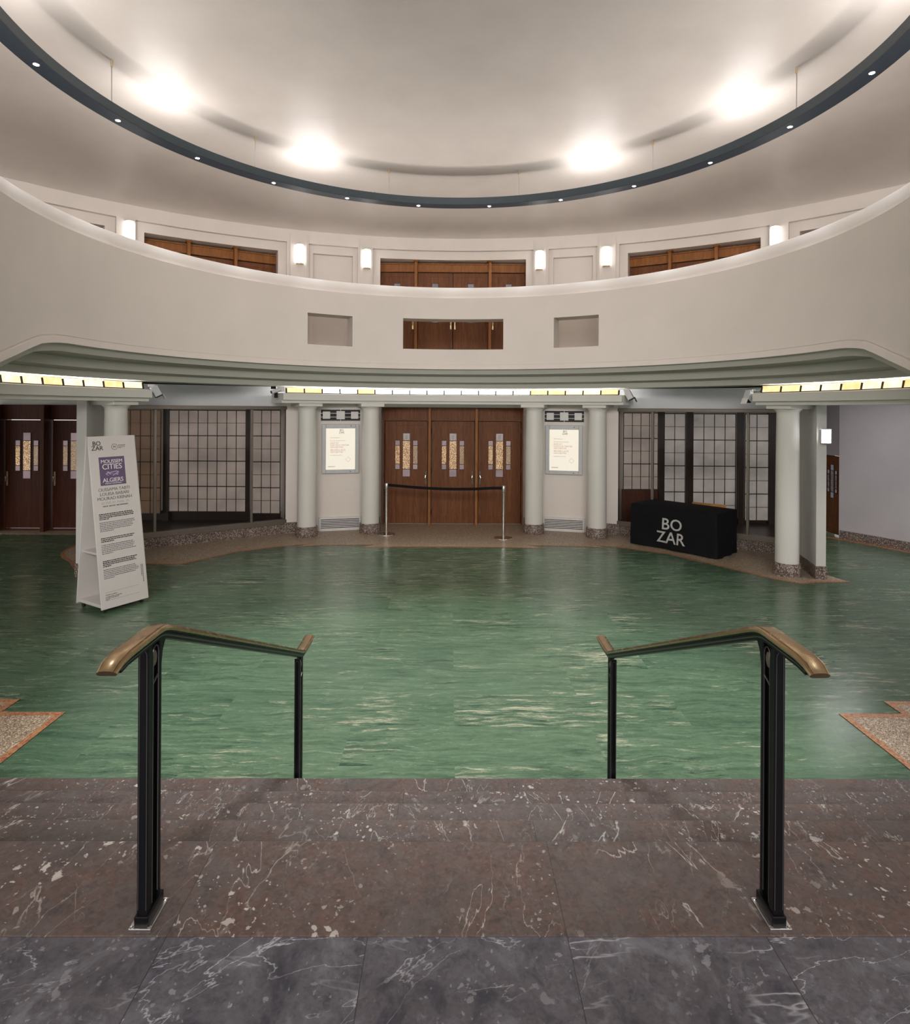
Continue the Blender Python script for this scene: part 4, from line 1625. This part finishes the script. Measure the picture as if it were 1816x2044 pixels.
for i in range(26):
    x = rnd.uniform(-.075, .075); z = -.455 + rnd.uniform(-.033, .033) * (1 - abs(x) * 6)
    r1, r2, an = rnd.uniform(.008, .020), rnd.uniform(.003, .006), rnd.uniform(-.7, .7)
    vs = [m.verts.new((x + r1 * math.cos(2 * PI * q / 8) * math.cos(an) - r2 * math.sin(2 * PI * q / 8) * math.sin(an), -.0002 * i / 26, z + r1 * math.cos(2 * PI * q / 8) * math.sin(an) + r2 * math.sin(2 * PI * q / 8) * math.cos(an))) for q in range(8)]
    m.faces.new(vs)
obj('square_drawing', on_board(m, cxs - .035, 1, .0034), 'purple_light', sq)
m = nb()
for i, s_ in enumerate(('OUSSAMA TABTI', 'LOUISA BABARI', 'MOURAD KRINAH')):
    merge(m, text_bm(s_, .055, -.008, spacing=.93), .01, 0, -.668 - .054 * i)
obj('name_lines', on_board(m, cxs - .035, 1), 'letter_mid', front)
m = nb()
merge(m, text_bm('02 FEB.-01 MAR. 20', .044, -.005, spacing=.95), .01, 0, -.826)
obj('date_line', on_board(m, cxs - .035, 1), 'letter_grey', front)
m = nb()
merge(m, text_bm('GRATIS  GRATUIT  FREE ENTRANCE', .0195, .008), .01, 0, -.856)
obj('entrance_line', on_board(m, cxs - .035, 1), 'letter_black', front)
for bi, (z_, bold_rows) in enumerate(((-.935, 4), (-1.22, 3), (-1.49, 4))):
    m = lines(bold_rows, -.20, .235, z_, .020, .0115, 11 + bi)
    obj('printed_line', on_board(m, cxs - .035, 1), 'letter_black', front)
    m = lines(6, -.20, .235, z_ - .020 * bold_rows - .022, .020, .008, 21 + bi)
    obj('printed_line', on_board(m, cxs - .035, 1), 'letter_mid', front)
for z_ in (-1.86, -1.952):
    m = nb(); box(m, -.20, .215, 0, .0006, z_, z_ + .002)
    obj('printed_rule', on_board(m, cxs - .035, 1), 'letter_mid', front)
m = lines(1, -.20, .12, -1.885, .02, .008, 31)
obj('printed_line', on_board(m, cxs - .035, 1), 'letter_mid', front)
m = lines(3, -.20, .0, -1.908, .016, .008, 32)
obj('printed_line', on_board(m, cxs - .035, 1), 'letter_mid', front)
m = nb()
rnd = random.Random(9)
for xx in (.238, .256):
    z = -1.62
    ze = -1.84 if xx > .25 else -1.76
    while z > ze:
        hh_ = rnd.uniform(.008, .02)
        box(m, xx - .005, xx + .004, 0, .0006, z - hh_, z)
        z -= hh_ + .005
obj('printed_line', on_board(m, cxs - .01, 1), 'letter_mid', front)


# ------------------------------------------------------------------ spotlights and camera on the beam ends
def spot(loc, aim, label, white=True):
    t = thing('spotlight', label, 'spotlight', loc, aim, 'small spotlights on the beam ends')
    m = nb(); box(m, -.05, .05, -.02, .03, -.02, .02); tube(m, (0, 0, -.02), (.04, -.02, -.06), .012)
    obj('bracket', m, 'steel', t, bevel=.003)
    m = nb()
    box(m, -.052, .052, -.045, .045, -.06, .10)
    bmesh.ops.transform(m, matrix=Matrix.Translation((.065, -.03, -.10)) @ Matrix.Rotation(rad(-28), 4, 'Y'), verts=m.verts[:])
    obj('lamp_head', m, 'plastic_white' if white else 'frame_grey', t, bevel=.006)
    m = nb(); box(m, -.047, .047, -.04, .04, -.075, -.061)
    bmesh.ops.transform(m, matrix=Matrix.Translation((.065, -.03, -.10)) @ Matrix.Rotation(rad(-28), 4, 'Y'), verts=m.verts[:])
    obj('snout', m, 'iron_black', t)
    m = nb(); box(m, .06, .066, -.045, .045, -.15, -.055)
    bmesh.ops.transform(m, matrix=Matrix.Translation((.065, -.03, -.10)) @ Matrix.Rotation(rad(-28), 4, 'Y'), verts=m.verts[:])
    obj('barn_door', m, 'iron_black' if white else 'plastic_white', t)
    return t


p = pol(5.12, -63.6, 2.76)
spot(p, rad(40), 'small silver spotlight on the right end of the left beam', False)
p = pol(5.12, 38.0, 2.78)
spot(p, rad(-30), 'white spotlight with black flaps on the right end of the middle beam')
p = pol(5.12, 63.4, 2.74)
spot(p, rad(215), 'small silver spotlight on the left end of the right beam', False)
p = pol(5.10, -38.2, 2.76)
t = thing('security_camera', 'white security camera on the left end of the middle beam', 'camera', p, rad(0))
m = nb(); box(m, -.02, .10, .0, .05, -.04, .05); obj('bracket', m, 'plastic_white', t, bevel=.004)
m = nb(); tube(m, (.04, 0, .0), (-.09, -.10, -.05), .034, 16); obj('camera_body', m, 'plastic_white', t, True)
m = nb(); tube(m, (-.09, -.10, -.05), (-.098, -.106, -.053), .026, 16); obj('lens', m, 'iron_black', t, True)
for q_ in ((-.14, -.05, .03, .06, .01, .06), (-.08, -.02, .03, .06, -.15, -.05)):
    m = nb(); box(m, *q_); obj('junction_box', m, 'iron_black', t)
